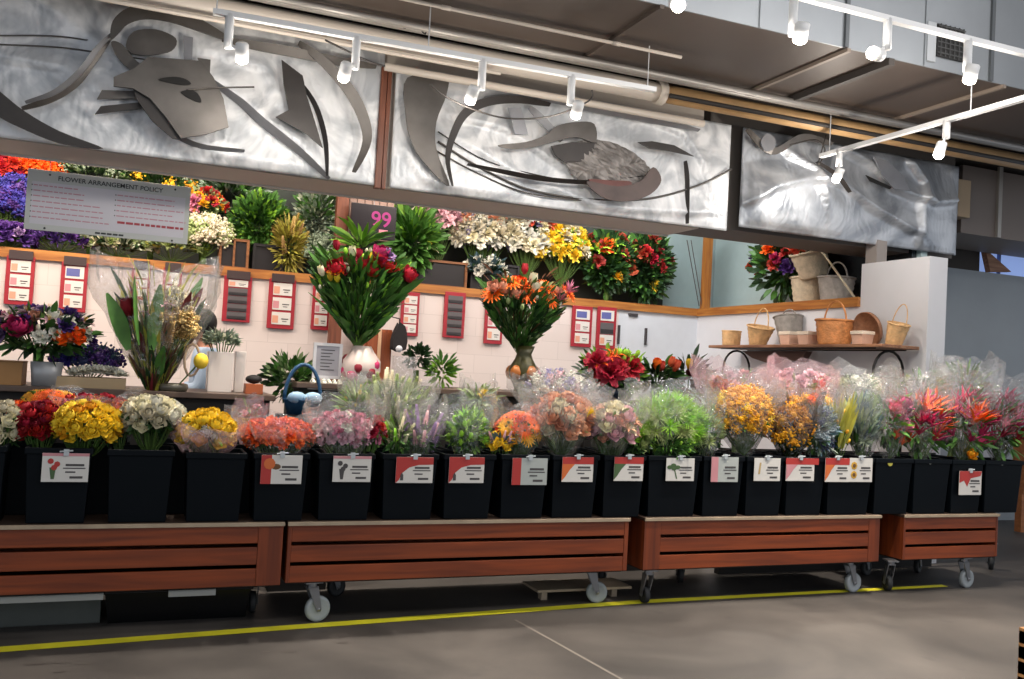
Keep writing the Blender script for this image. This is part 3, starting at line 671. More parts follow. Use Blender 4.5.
# ============================================================ buckets
BK=[(-40,8),(26,94),(108,175),(186,247),(253,309),(317,374),(381,437),(442,494),(499,547),(550,597),(601,643),(645,698),(700,741),(743,782),(783,823),(824,870),(871,909),(910,947),(948,980),(981,1019)]
bn=['cream and orange roses, cut off by the left edge','yellow roses wrapped in red','white roses with green leaves','spilling yellow rose posy','bright orange flowers','pink carnations','lilac and pale green stems','bright green leaves','orange and yellow gerberas','peach wrapped roses','pale bouquet whose sleeve hangs over the rim','light green ferny bunch','tall yellow spray','yellow blooms in the dark zebra wrap','grey blue wrapped bunch','yellow green stems','magenta roses, carrying a yellow round sticker','orange paradise flowers with a small pale sticker','tallest clear sleeve at right','last pink tropical bunch, with a scuffed label']
DB=.27
sticker=mat('sticker_yellow','b9b14a',.5); sticker_w=mat('sticker_pale','a9aca4',.5)
bucketpos=[]
for i,((pa,pb),nm) in enumerate(zip(BK,bn)):
    yr=452 if pa>200 else 447
    xa=oY(pa,yr,YC+.05).x; xb=oY(pb,yr,YC+.05).x; zt=oY(min(max((pa+pb)/2,0),1020), {0:445,1:447,2:449}.get(i,452+ (i-3)*.4),YC+.05).z
    zt=min(zt,ZC+.40)
    y0=YC+.0; y1=y0+DB; cxx=(xa+xb)/2; w_=xb-xa
    t=thing('flower_bucket','black plastic flower bucket holding the '+nm,'bucket',(cxx,y0+DB/2,ZC),'black flower buckets on the carts')
    tp=.045*w_/.3; e=.004
    def ringv(k,z,ins): return [(xa+k*tp/2+ins,y0+k*.03+ins,z),(xb-k*tp/2-ins,y0+k*.03+ins,z),(xb-k*tp/2-ins,y1-k*.03-ins,z),(xa+k*tp/2+ins,y1-k*.03-ins,z)]
    vs=ringv(1,ZC+.001,.0)+ringv(0,zt-.03,.008)+ringv(0,zt-.03,.016)+ringv(1,ZC+.01,.012)
    fs=[(3,2,1,0),(12,13,14,15)]
    for k in range(3):
        for j in range(4): fs.append((k*4+j,k*4+(j+1)%4,k*4+4+(j+1)%4,k*4+4+j))
    part(MB().add(vs,fs,blackp),'bucket_body',t,bevel=.006)
    o=ringv(0,zt-.032,0)+ringv(0,zt,0)+ringv(0,zt,.018)+ringv(0,zt-.032,.018)
    fs=[]
    for k in range(3):
        for j in range(4): fs.append((k*4+j,k*4+(j+1)%4,k*4+4+(j+1)%4,k*4+4+j))
    for j in range(4): fs.append((12+j,12+(j+1)%4,(j+1)%4,j))
    part(MB().add(o,fs,blackp),'bucket_rim',t,bevel=.004)
    if i in (16,17,19):
        sx,sz=(890,463) if i==16 else ((930,463) if i==17 else (1002,464))
        q=oY(sx,sz,y0+.006); W_=.045 if i==16 else .02
        part(MB().lathe([(.001,-.002),(W_*.5,-.002),(W_*.5,.002),(.001,.002)],sticker if i==16 else sticker_w,12,Matrix.Translation((q.x,y0-.001 if False else y0+.004,q.z))@Matrix.Rotation(PI/2,4,'X')),'sticker',t,label='yellow sticker' if i==16 else 'pale sticker')
    bucketpos.append((cxx,w_,zt))
backpos=[]
short=['cream roses','yellow roses','white roses','yellow posy','orange flowers','pink carnations','lilac stems','green leaves','gerberas','peach roses','pale bouquet','ferny bunch','yellow spray','zebra wrap','grey blue bunch','yellow green stems','magenta roses','paradise flowers','tallest sleeve']
for i in range(len(BK)-1):
    xg=(bucketpos[i][0]+bucketpos[i][1]/2+bucketpos[i+1][0]-bucketpos[i+1][1]/2)/2; hw=min(.135,(bucketpos[i+1][0]-bucketpos[i][0])*.47)
    zt=ZC+.385; y0=YC+.285; y1=y0+.34; xa=xg-hw; xb=xg+hw
    if i==15: xg-=.02
    t=thing('flower_bucket','back row black bucket seen in the gap right of the bucket of '+short[i],'bucket',(xg,y0+.16,ZC),'black flower buckets on the carts')
    vs=[]
    for z,ins in ((ZC+.001,.012),(zt-.03,.006),(zt-.03,.0),(zt,.0),(zt,.016),(ZC+.01,.024)):
        vs+=[(xa+ins,y0+ins,z),(xb-ins,y0+ins,z),(xb-ins,y1-ins,z),(xa+ins,y1-ins,z)]
    fs=[(3,2,1,0),(20,21,22,23)]
    for k in range(5):
        for j in range(4): fs.append((k*4+j,k*4+(j+1)%4,k*4+4+(j+1)%4,k*4+4+j))
    part(MB().add(vs,fs,blackp),'bucket_body',t,bevel=.003)
    backpos.append((xg,hw*2,zt))
# price signs ------------------------------------------------
sg_w=mat('card_white','d5d2cc',.5); sg_r=mat('card_red','b0342f',.5); sg_p=mat('card_pink','c98a90',.5); sg_o=mat('card_orange','cf6a34',.5); ink=mat('card_ink','4a4747',.6); sg_g=mat('card_green','46603a',.6); sg_br=mat('card_brown','6a4a2c',.6); sg_gr=mat('card_grey','aeb4b0',.5)
SG=[(42,89,453,482,'tl','white sign with a small rose picture on the bucket of yellow roses'),
(261,302,455,484,'L','white sign with red left stripe and brown bloom, under the orange flowers'),
(333,371,456,482,'tlw','white sign with dark tulip picture under the pink carnations'),
(396,433,457,483,'T','red and white sign under the lilac stems'),
(449,484,457,483,'T','red and white sign under the bright green leaves'),
(512,547,458,485,'Lr','grey green sign with red left stripe under the gerberas'),
(562,593,457,482,'TO','red topped sign with orange corner under the peach roses'),
(614,643,457,481,'TG','red topped sign with dark leaf picture, left of the ferny bunch'),
(666,694,458,481,'G','white sign with green clover-like picture under the ferny bunch'),
(711,738,457,482,'Lp','grey sign with pink left stripe under the tall yellow spray'),
(754,780,458,481,'W','plain cream sign under the zebra-wrapped yellow blooms'),
(786,814,458,481,'Tw','red topped sign whose band sticks out right, under the grey blue bunch'),
(825,849,458,482,'TO','orange cornered sign, left one of the pair on one bucket'),
(849,872,458,482,'S','white sign with two sunflower pictures, right one of the pair'),
(959,981,471,495,'R','white sign with red upper left triangle, hung low on the right end bucket')]
for (xa,xb,ya,yb,st,lb) in SG:
    Y=YC-.006
    A=oY((xa+xb)/2,(ya+yb)/2,Y); p0=oY(xa,(ya+yb)/2,Y); p1=oY(xb,(ya+yb)/2,Y); w_=p1.x-p0.x; h=(yb-ya)*mpp(A.x*0+(xa+xb)/2,ya,Y)*.985
    t=thing('price_sign',lb,'price sign',(A.x,Y,A.z-h/2),'price signs on the buckets')
    x0=A.x-w_/2; x1=A.x+w_/2; z0=A.z-h/2; z1=A.z+h/2; rr=U(-.03,.03)
    def bx(u0,u1,v0,v1,m,l=1,mb=None):
        b=mb or MB(); b.box((x0+w_*u0,Y-.004-.0012*l,z0+h*v0),(x0+w_*u1,Y-.004-.0012*(l-1),z0+h*v1),m); return b
    def poly(pts,m,l=1): return MB().prism([(x0+w_*u,z0+h*v) for u,v in pts],Y-.004-.0012*l,.0012,m)
    part(MB().box((x0,Y-.004,z0),(x1,Y,z1),sg_gr if st in('Lr','Lp') else sg_w),'card',t)
    cr=[(0,1),(1,1),(1,.72),(.6,.70),(.35,.6),(.18,.4),(.08,.1),(0,.0)]
    if st=='T': part(poly(cr,sg_r),'red_band',t); part(poly([(.12,.1),(.2,.1),(.2,.3),(.16,.4),(.12,.3)],ink,2),'picture',t)
    if st in('TO','TG','Tw'):
        part(bx(0 if st!='Tw' else -.02,1 if st!='Tw' else 1.15,.72,1,sg_r),'red_band',t)
        part(poly([(0,.72),(.4,.72),(.25,.5),(.1,.2),(0,.05)],sg_o if st=='TO' else (sg_g if st=='TG' else sg_p),1),'picture',t)
    if st in('L','Lr','Lp'):
        part(bx(0,.25,0,1,sg_r if st!='Lp' else sg_p),'red_band' if st!='Lp' else 'pink_band',t)
        if st=='L': part(MB().ball((x0+w_*.36,Y-.005,z0+h*.6),h*.13,sg_br,10,5,(1.3,.05,.8)),'picture',t); part(MB().ball((x0+w_*.2,Y-.006,z0+h*.7),h*.2,sg_o,10,5,(1,.02,1)),'picture',t)
    if st in('tl','tlw'):
        part(bx(.0,1,.9,1,sg_p),'pink_band',t)
        mb=MB(); 
        for u,v in ((.18,.72),(.32,.62),(.26,.5)): mb.ball((x0+w_*u,Y-.006,z0+h*v),h*.1,sg_r if st=='tl' else ink,8,4,(1,.05,1))
        mb.prism([(x0+w_*.16,z0+h*.5),(x0+w_*.3,z0+h*.5),(x0+w_*.27,z0+h*.1),(x0+w_*.2,z0+h*.1)],Y-.0055,.001,sg_g if st=='tl' else ink); part(mb,'picture',t)
    if st=='G':
        mb=MB()
        for u,v in ((.12,.6),(.25,.68),(.4,.6),(.27,.55)): mb.ball((x0+w_*u,Y-.006,z0+h*v),h*.13,sg_g,8,4,(1.1,.05,.7))
        mb.prism([(x0+w_*.26,z0+h*.55),(x0+w_*.3,z0+h*.55),(x0+w_*.4,z0+h*.1),(x0+w_*.36,z0+h*.1)],Y-.0055,.001,sg_g); part(mb,'picture',t)
    if st=='W': part(poly([(.15,.3),(.2,.8),(.26,.8),(.22,.3)],mat('card_tan','b79c6a',.6)),'picture',t)
    if st=='S':
        mb=MB()
        for v in (.68,.3):
            mb.ball((x0+w_*.2,Y-.005,z0+h*v),h*.17,mat('card_sun','c79a34',.6),10,4,(1,.05,1)); mb.ball((x0+w_*.2,Y-.0062,z0+h*v),h*.09,sg_br,8,4,(1,.08,1))
        part(mb,'picture',t)
    if st=='R': part(poly([(0,1),(1,1),(.95,.8),(.5,.7),(.35,.35),(.2,.6),(0,.5)],sg_r),'red_band',t)
    mb=MB()
    for u0,u1,v0,v1 in ((.5,.9,.55,.63),(.45,.93,.46,.5),(.5,.72,.32,.37),(.6,.88,.12,.2)): bx(u0,u1,v0,v1,ink,1,mb)
    part(mb,'printed_lines',t)
    part(MB().box((A.x-.012,Y-.012,z1-.012),(A.x+.012,Y+.005,z1+.02),mat('clear_clip','b9c0c4',.2)).tube([(A.x-.03,Y-.01,z1+.008),(A.x+.03,Y-.01,z1+.014)],.004,mat('clear_clip','b9c0c4',.2),6),'clip',t)

# ============================================================ flowers
def fm(name,col,var=.18,rough=.6): 
    m=mat('petal_'+name,col,rough,var=var)
    return m
FC=dict(cream=fm('cream','e4dcc0'),white=fm('white','dedccf'),yellow=fm('yellow','f8d63c',.08),orange=fm('orange','f66a18',.12),red=fm('red','b51c2c'),peach=fm('peach','dc9f80'),
 pink=fm('pink','d6819a'),lpink=fm('light_pink','dfb4bd'),magenta=fm('magenta','c02a62'),lilac=fm('lilac','9c7fae'),purple=fm('purple','512f7c'),blue=fm('blue','3a3590'),lime=fm('lime','a2d63e'),
 gold=fm('gold','e6a81e',.12),lgreen=fm('pale_green','a9b878'),rust=fm('rust','a8432e'),coral=fm('coral','d6563e'),straw=fm('straw','d6b87c'),brown=fm('brown','6e4430'),crim=fm('crimson','8e1a2e'),silver=fm('silver','8d9aa0'),lav=fm('lavender','a7a0c8'),greygreen=fm('grey_green','8a9880'),dkblue=fm('navy_bloom','343c66'))
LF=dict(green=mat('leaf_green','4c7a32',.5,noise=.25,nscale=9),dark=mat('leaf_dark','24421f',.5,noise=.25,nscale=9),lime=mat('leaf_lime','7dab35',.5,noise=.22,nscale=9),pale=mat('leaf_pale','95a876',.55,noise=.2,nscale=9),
 silver=mat('leaf_silver','8b9c8a',.55,noise=.2,nscale=9),olive=mat('leaf_olive','8a7f38',.55,noise=.25,nscale=9),brown=mat('leaf_brown','6a4630',.6,noise=.25,nscale=9),wine=mat('leaf_wine','6a1f26',.5,noise=.2),yg=mat('leaf_yellowgreen','b5b04a',.5,noise=.2),
 fern=mat('leaf_fern','8fd048',.55,noise=.2,nscale=9),blue=mat('leaf_blue','4f6a74',.55,noise=.2,nscale=9),white=mat('leaf_white','b7bda4',.6,noise=.2,nscale=9))
centre=mat('flower_centre','5b3a1c',.7); centre_y=mat('flower_centre_yellow','caa02a',.7); stemm=mat('stem_green','52702f',.6)
HM={}
def head(kind,col):
    k=(kind,col)
    if k in HM: return HM[k]
    m=FC[col]; b=MB(); rnd=random.Random(hash(kind)%97 if False else len(HM)+3)
    if kind=='rose':
        for n,L,W,a0,a1,r0,z in ((3,.6,.5,.9,2.3,.03,.1),(4,.85,.62,.6,2.2,.05,-.08),(5,1.1,.78,.3,2.1,.06,-.25),(6,1.35,.9,.05,1.85,.08,-.4),(5,1.35,.95,-.1,1.2,.1,-.5)):
            ph=rnd.random()*6
            for i in range(n): b.petal(L,W,a0,a1,ph+2*PI*i/n,m,.3,z,r0,4,rnd_=True)
    elif kind=='gerbera':
        for n,L,W,a in ((16,1,.26,.18),(14,.75,.2,.45),(10,.45,.14,.8)):
            for i in range(n): b.petal(L,W,a,a-.25,2*PI*(i+rnd.random()*.4)/n,m,.2,0,.06,2)
        b.ball((0,0,.08),.17,centre,8,4,(1,1,.5))
    elif kind=='carnation':
        for i in range(34):
            a=rnd.uniform(.0,1.5); b.petal(.62+.4*math.cos(a),.6,a,a+rnd.uniform(-.5,.3),rnd.random()*6.3,m,.5*rnd.uniform(-1,1),rnd.uniform(-.1,.15),.05,2,rnd_=True)
    elif kind=='mum':
        for i in range(46):
            a=rnd.uniform(-.2,1.5); b.petal(.85,.17,a,a+.6,rnd.random()*6.3,m,.3,0,.05,2)
    elif kind=='tulip':
        for i in range(6): b.petal(1.5,.85,.75 if i%2 else .6,1.75,2*PI*i/6,m,.35,-.3,.05,4)
    elif kind=='lily':
        for i in range(6): b.petal(1.35,.42,1.15,-.1,2*PI*i/6,m,.3,-.2,.04,4,.3)
        for i in range(5): b.tube([(0,0,0),(.18*math.cos(i*1.25),.18*math.sin(i*1.25),.7)],.02,centre_y,4)
    elif kind=='flame':
        for i in range(7):
            az=rnd.random()*6.3; a=rnd.uniform(.9,1.45); b.petal(rnd.uniform(1.1,1.9),.28,a,a-rnd.uniform(.1,.5),az,m,.5,-.3,.05,3,.6)
    elif kind=='pom':
        b.ball((0,0,0),.5,m,8,5)
        for i in range(44):
            v=Vector((rnd.gauss(0,1),rnd.gauss(0,1),rnd.gauss(0,1))).normalized()*rnd.uniform(.45,1); b.ball(v,rnd.uniform(.11,.19),m,5,3)
    elif kind=='fuzz':
        for i in range(70):
            a=rnd.uniform(-.3,1.57); b.petal(rnd.uniform(.8,1.15),.08,a,a+rnd.uniform(-.3,.3),rnd.random()*6.3,m,.2,0,.02,2,.5)
    elif kind=='spike':
        for i in range(22):
            z=-.8+2.6*i/22; r=.42*(1-i/30); az=i*2.4
            for q in range(4): b.petal(.3*(1.2-i/30),.26,.9,.1,az+q*1.57,m,.3,z,r*.4,2)
    elif kind=='bud':
        b.ball((0,0,0),.6,m,8,5,(1,1,1.6))
    HM[k]=b.mesh(kind+'_bloom'); return HM[k]
def leafy(b,m,o,d,L,W,droop=.5,nseg=4):
    # one lance-shaped leaf starting at o along d
    d=Vector(d).normalized(); side=d.cross(Vector((0,0,1)))
    if side.length<.05: side=Vector((1,0,0))
    side.normalize(); n=side.cross(d)
    th=U(0,6.3); side=(side*math.cos(th)+n*math.sin(th))
    vs=[];fs=[]; p=Vector(o); dd=d.copy()
    for i in range(nseg+1):
        t=i/nseg; wv_=W*math.sin(PI*min(1,t*.86+.1))**.9
        up=side.cross(dd)
        vs+=[tuple(p-side*wv_/2+up*wv_*.18),tuple(p),tuple(p+side*wv_/2+up*wv_*.18)]
        p=p+dd*L/nseg; dd=(dd-Vector((0,0,droop/nseg))).normalized()
    for i in range(nseg):
        for j in range(2): fs.append((i*3+j,i*3+j+1,i*3+j+4,i*3+j+3))
    b.add(vs,fs,m)
KN={'rose':'rose_bloom','gerbera':'gerbera_bloom','carnation':'carnation_bloom','mum':'chrysanthemum_bloom','tulip':'tulip_bloom','lily':'lily_bloom','flame':'tropical_bloom','pom':'pompom_bloom','fuzz':'fern_plume','spike':'flower_spike','bud':'flower_bud'}
film=plastic_film('clear_film'); film_p=plastic_film('pink_film','f0c4ce',.24,.14); film_d=plastic_film('dark_film','2c2a30',.5,.2); film_w=plastic_film('milky_film','f2efec',.13,.15)
def sleeve_obj(t,base,c,rx,ry,rz,top,m,name='plastic_sleeve',jag=.25,flare=1.25,n=36,open_=0.0):
    # crinkled open cone around the stems, base -> above the dome
    vs=[];fs=[]; K=9; ph=[U(0,6.3) for _ in range(6)]
    for j in range(K+1):
        s_=j/K
        rr=.22+.95*min(1,s_*1.35)**.8*(1+ (flare-1)*s_)
        for i in range(n):
            a=2*PI*i/n
            cr=1+.10*math.sin(5*a+ph[0]+3*s_)+.07*math.sin(11*a+ph[1])+.05*math.sin(17*a+ph[2]-4*s_)+U(-.04,.04)
            z=base.z+(top-base.z)*s_
            if j==K: z+=(top-base.z)*jag*(.5*math.sin(2*a+ph[3])+.35*math.sin(5*a+ph[4])+U(-.2,.2))*.6
            x=base.x+(c.x-base.x)*min(1,s_*1.3)+rx*rr*cr*math.cos(a); y=base.y+(c.y-base.y)*min(1,s_*1.3)+ry*rr*cr*math.sin(a)
            vs.append((x,y,z))
    for j in range(K):
        for i in range(n): fs.append((j*n+i,j*n+(i+1)%n,(j+1)*n+(i+1)%n,(j+1)*n+i))
    return part(MB().add(vs,fs,m),name,t,True)
def bouquet(name,label,cat,group,cxp,cyp,rxp,ryp,Y,zb,heads,leaf=(),sleeve=None,ryd=None,spread=.0,stems=True,front=.55,stop=None,jag=.25,bx_=None,by_=None,lf=.66,cone=False,lup=.45,ln=1.5,bf=.55,zl=1.25):
    k=mpp(cxp,cyp,Y); c=oY(cxp,cyp,Y); rx=rxp*k; rz=ryp*k; ry=ryd or min(rx,.17)
    base=Vector((c.x if bx_ is None else bx_,c.y if by_ is None else by_,zb))
    t=thing(name,label,cat,base,group)
    bind=base.lerp(c,bf) if c.z-zb>.2 else base
    tot=sum(h[2] for h in heads); pts=[]
    GA=PI*(3-math.sqrt(5)); seq=[]
    for hi,h in enumerate(heads): seq+= [hi]*h[2]
    random.shuffle(seq)
    sm=MB()
    for i,hi in enumerate(seq):
        kind,col,n,sz=heads[hi][:4]; region=heads[hi][4] if len(heads[hi])>4 else None
        # dome directions biased to the customer side, down to slightly below the equator
        u=(i+.5)/tot; zz=1-u*zl; r=math.sqrt(max(0,1-zz*zz)); a=GA*i
        d=Vector((r*math.cos(a),r*math.sin(a),zz))
        if d.y>0 and R()<front: d.y*=-1
        if region: jj=.42 if n>2 else .08; d=Vector((region[0]+U(-jj,jj),-.85+U(-.2,.2),region[1]+U(-jj*.6,jj*.6)))
        if spread: d*=U(1-spread,1)
        p=Vector((c.x+d.x*rx*.88,c.y+d.y*ry*.88,c.z+d.z*rz*.85))
        s_=sz*k*U(.85,1.12)
        up=(Vector((d.x*.9,d.y*.9-.25,max(-.1,d.z)+.45))).normalized()
        if kind in('spike','flame','tulip','bud','lily'): up=(Vector((d.x*.6,d.y*.5-.1,1.1))).normalized()
        M=Matrix.Translation(p-base)@up.to_track_quat('Z','Y').to_matrix().to_4x4()@Matrix.Rotation(U(0,6.3),4,'Z')@Matrix.Scale(s_,4)
        inst(head(kind,col),KN[kind],t,M)
        mid=p.lerp(bind,.5)+Vector((0,0,-.02)); sm.tube([p,mid,bind],.0035 if not cone else .0022,stemm,4,False)
    sm.tube([bind,base],max(.012,min(.02 if cone else .03,rx*.22)),stemm,7)
    part(sm,'stems',t,True)
    if leaf:
        for m_,n,L,W,*ex in leaf:
            b=MB(); lo=ex[0] if ex else -.3; hi_=ex[1] if len(ex)>1 else .9
            for q in range(int(n*ln)):
                a=U(0,2*PI); zz=U(lo,hi_); r=math.sqrt(max(0,1-min(1,zz*zz)))
                d=Vector((r*math.cos(a),r*math.sin(a)*(1 if R()<.5 else -1),zz))
                if cone:
                    hh_=U(-1.45,max(-.2,hi_)); q_=max(.12,min(1,((hh_+1.45)/1.25)**.75)); q_*=U(.2,1)**.5*.8
                    o=Vector((c.x+rx*q_*math.cos(a),c.y+ry*q_*math.sin(a),c.z+rz*hh_))
                    leafy(b,LF[m_],o,Vector((math.cos(a)*.6,math.sin(a)*.6-.1,1.1*(lup/1.2))),L*lf*k*U(.7,1.2),W*lf*k*U(.8,1.2),U(.1,.9),3); continue
                if d.y>0 and R()<.5: d.y*=-1
                s_=U(.35,.85)*((.25+.75*(zz+1.2)/2.2) if cone else 1); o=Vector((c.x+d.x*rx*s_,c.y+d.y*ry*s_,c.z+d.z*rz*s_))
                leafy(b,LF[m_],o,(d+Vector((0,-.05,lup))),L*lf*k*U(.7,1.2),W*lf*k*U(.8,1.2),U(.1,.9),3)
            part(b,'foliage',t,True)
    if sleeve:
        mm={'c':film,'p':film_p,'d':film_d,'w':film_w}[sleeve[0]]
        top=oY(cxp,sleeve[1],Y).z; sleeve_obj(t,bind if c.z-zb>.2 else base,c,rx,ry,rz,top,mm,jag=jag,flare=sleeve[2] if len(sleeve)>2 else 1.15)
    return t
ZB0=ZC+.03
G0='bunches of cut flowers in the front buckets'
def fb(label,cxp,cyp,rxp,ryp,heads,leaf=(),sleeve=None,Y=5.27,name='flower_bouquet',cat='bouquet',**k):
    c=oY(cxp,cyp,Y); b=min(bucketpos if Y<5.4 else backpos,key=lambda q:abs(q[0]-c.x)); k['bx_']=max(b[0]-b[1]*.24,min(b[0]+b[1]*.24,c.x)); k['by_']=5.19 if Y<5.4 else 5.5
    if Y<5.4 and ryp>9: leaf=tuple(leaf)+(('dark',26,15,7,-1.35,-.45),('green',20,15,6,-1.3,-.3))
    if Y<5.4:
        k.setdefault('zl',1.65); heads=[(h[0],h[1],int(h[2]*1.3+.5) if len(h)<5 else h[2],*h[3:]) for h in heads]; rxp*=1.06
        if cxp>700: rxp*=1.14
    return bouquet(name,label,cat,G0,cxp,cyp,rxp,ryp,Y,ZB0,heads,leaf,sleeve,**k)
L1=(('green',26,16,6),)
fb('cream roses in the bucket cut off by the left edge',2,424,20,24,[('rose','cream',16,8)],(('green',20,16,7,-.6,.2),))
fb('orange blooms behind the red roses at the far left',50,400,26,10,[('gerbera','orange',9,8),('gerbera','gold',8,9)],(('green',16,14,5),),Y=5.47,)
fb('salmon orange roses between the cream roses and the red roses',22,412,12,12,[('rose','orange',7,6)],(),Y=5.42)
fb('dark red roses left of the yellow roses',40,423,20,22,[('rose','red',14,9),('rose','crim',6,8)],(('dark',18,14,6),))
fb('tight mass of yellow roses above the rose picture sign',88,424,31,23,[('rose','yellow',30,8),('rose','gold',3,8)],(('green',14,14,6,-.7,0),),Y=5.22)
fb('row of red roses showing behind the yellow ones',95,404,32,9,[('rose','red',12,7)],(('dark',10,10,5),),('c',392,1.1),Y=5.42)
fb('orange roses at the right of the yellow rose mass',118,417,13,14,[('rose','orange',8,7),('rose','gold',3,6)],(('green',8,12,5),),Y=5.33)
fb('white roses over dark green leaves',152,415,28,18,[('rose','cream',18,9),('rose','white',6,9)],(('dark',60,20,8,-1.6,-.1),('green',30,18,8,-1.6,-.2)),None,Y=5.27)
fb('yellow rose posy with pink paper collar spilling over its bucket rim',207,430,25,19,[('rose','yellow',16,9.5),('rose','gold',2,8),('pom','white',6,5)],(('lime',24,18,7,-1.3,-.5),('green',16,16,6,-1.2,.9)),('p',425,1.1),Y=5.2,jag=.35)
fb('bright orange flowers in a clear sleeve',279,434,34,14,[('carnation','orange',30,8)],(('green',12,10,5),),('c',412,1.1),Y=5.27,ryd=.14)
fb('dusty pink sleeve with greens behind the orange flowers',250,420,12,18,[('carnation','lpink',3,5)],(('green',12,14,5),),('p',400,1.2),Y=5.44)
fb('pink and white carnations over light green leaves',343,430,31,19,[('carnation','pink',16,7),('carnation','lpink',14,7),('carnation','white',6,6)],(('lime',34,13,6,-1.3,-.5),),('w',400,1.05),Y=5.27)
fb('small red carnations at the right of the pink ones',373,432,11,14,[('carnation','red',6,7),('carnation','pink',2,6)],(('lime',10,12,6,-1.2,0),),Y=5.24)
fb('lilac stock stems with pale green tips',421,434,19,22,[('spike','lilac',11,8),('spike','lpink',4,7)],(('pale',30,18,4),),('w',400,1.0),Y=5.24)
fb('cream and pale yellow snapdragons left of the lilac stems',398,436,12,18,[('spike','cream',6,7),('spike','lime',3,6)],(('pale',24,20,4),),Y=5.2)
fb('tall hazy cream and pale green stems in milky plastic behind the lilac',392,405,40,30,[('spike','lgreen',16,9),('spike','cream',10,9),('bud','lime',12,3)],(('pale',200,14,3,-1,1),('lime',60,12,3,-1,1),('white',120,13,3,-.8,1)),('w',378,1.0),Y=5.45,spread=.4)
fb('pale yellow freesia stems at the left of the hazy stems',356,408,13,26,[('tulip','yellow',6,4),('spike','cream',3,6)],(('lime',30,26,4),('pale',30,26,4)),('w',380,1.0),Y=5.48)
fb('bright green leafy stems above the red and white sign',467,431,21,22,[('bud','lime',14,4),('fuzz','lime',3,8)],(('lime',110,15,6,-1.2,1),('green',50,16,6,-1.2,.8)),('c',398,1.05),Y=5.25)
fb('two yellow chrysanthemums standing above the green leafy stems',478,398,14,9,[('mum','yellow',2,9),('spike','lgreen',4,6)],(('pale',40,24,4,-1,.8),),('w',380,1.1),Y=5.48)
fb('orange and golden gerberas beside the grey green sign',519,428,22,17,[('gerbera','orange',8,9),('gerbera','gold',8,9),('mum','orange',3,8)],(('green',26,14,5,-1.2,.3),),('c',400,1.05),Y=5.25)
fb('small yellow blooms low between leaves and gerberas',500,442,12,9,[('rose','yellow',4,6),('rose','gold',3,6),('spike','lpink',3,5)],(('blue',18,12,4),),Y=5.17)
fb('peach roses in clear wrapping with one yellow bloom',562,418,31,25,[('rose','peach',17,9),('carnation','peach',6,8),('mum','yellow',2,9,(.7,.3)),('rose','cream',4,8)],(('pale',30,16,5,-1.2,.2),),('c',382,1.25),Y=5.22,jag=.35)
fb('white filler flowers in a crinkled sleeve above the peach roses',553,385,30,14,[('pom','white',9,7),('pom','lav',6,6),('pom','lpink',6,6)],(('silver',30,14,3),),('w',376,1.25),Y=5.46,jag=.3)
t=fb('pale pink and cream bouquet leaning right, its sleeve over the bucket rim',612,425,24,24,[('rose','lpink',10,8),('rose','cream',8,8),('lily','peach',5,8),('rose','peach',4,7)],(('pale',24,15,5),('lime',10,14,5)),('c',392,1.3),Y=5.17,jag=.35)
fb('light yellow green chrysanthemums right of the leaning pale bouquet',634,440,12,14,[('mum','lgreen',6,8),('mum','lime',3,7)],(('lime',14,12,5),),Y=5.2)
fb('airy light green fern plumes, widest green bunch',668,425,38,30,[('fuzz','lime',26,12),('fuzz','lgreen',10,12)],(('fern',240,18,3.5,-1.1,1),('lime',60,18,4,-1,1)),('c',385,1.08),Y=5.27)
fb('dark stems below the fern plumes',668,446,24,14,[('bud','lime',5,3)],(('green',60,18,4,-1,.6),('dark',50,18,4,-1,.6)),None,Y=5.2)
fb('pale green stems in a clear sleeve between ferns and yellow spray',706,430,12,24,[('fuzz','lgreen',5,8)],(('pale',60,18,4,-1,1),),('c',395,1.1),Y=5.25)
fb('tall spray of small golden flowers in clear plastic',743,413,27,30,[('pom','gold',34,7.5),('pom','yellow',10,6)],(('brown',40,20,3,-1,.2),('olive',20,18,3,-1,.4)),('c',374,1.1),Y=5.25)
fb('pink plastic sleeves standing behind the tall golden spray',735,388,34,16,[('rose','coral',3,9,(-.8,.1)),('rose','crim',2,7,(.3,-.2)),('carnation','lpink',5,8)],(('pale',16,16,4),),('p',364,1.1),Y=5.5,jag=.3)
fb('golden flowers in dark zebra striped wrap',789,427,18,25,[('pom','gold',16,8),('mum','gold',5,7)],(('brown',30,16,3),),('d',398,1.15),Y=5.24)
fb('grey blue bunch with strong plastic glints',817,430,15,26,[('pom','silver',10,7),('pom','dkblue',5,6)],(('blue',60,20,4,-1,1),('silver',60,20,4,-1,1)),('c',390,1.15),Y=5.23)
fb('orange yellow flowers lying over the top of the grey blue bunch',808,401,22,6,[('pom','gold',7,5),('carnation','orange',5,5)],(),None,Y=5.36)
fb('white and pink sleeves with one red bloom behind the zebra wrap',800,386,32,16,[('carnation','lpink',7,8),('carnation','white',5,8),('rose','coral',2,9,(.3,.1))],(('pale',20,18,4),),('p',366,1.2),Y=5.5,jag=.3)
fb('yellow green upright stems beside the silvery leaf bunch',838,430,11,27,[('bud','gold',3,3)],(('yg',60,34,4,-1.2,.3),),None,Y=5.2,lup=4,lf=.9)
fb('silvery green leaves in shiny clear plastic',858,428,16,28,[('fuzz','greygreen',5,9)],(('silver',70,22,6,-1.1,1),('blue',40,24,6,-1.1,1),('pale',40,22,5,-1,1)),('c',380,1.15),Y=5.25,lup=2,lf=.8)
fb('white filler in clear sleeves behind the silvery leaves',858,388,30,12,[('pom','white',8,6),('fuzz','lgreen',4,7)],(('pale',30,14,3),('silver',30,18,4)),('c',370,1.25),Y=5.5,jag=.3)
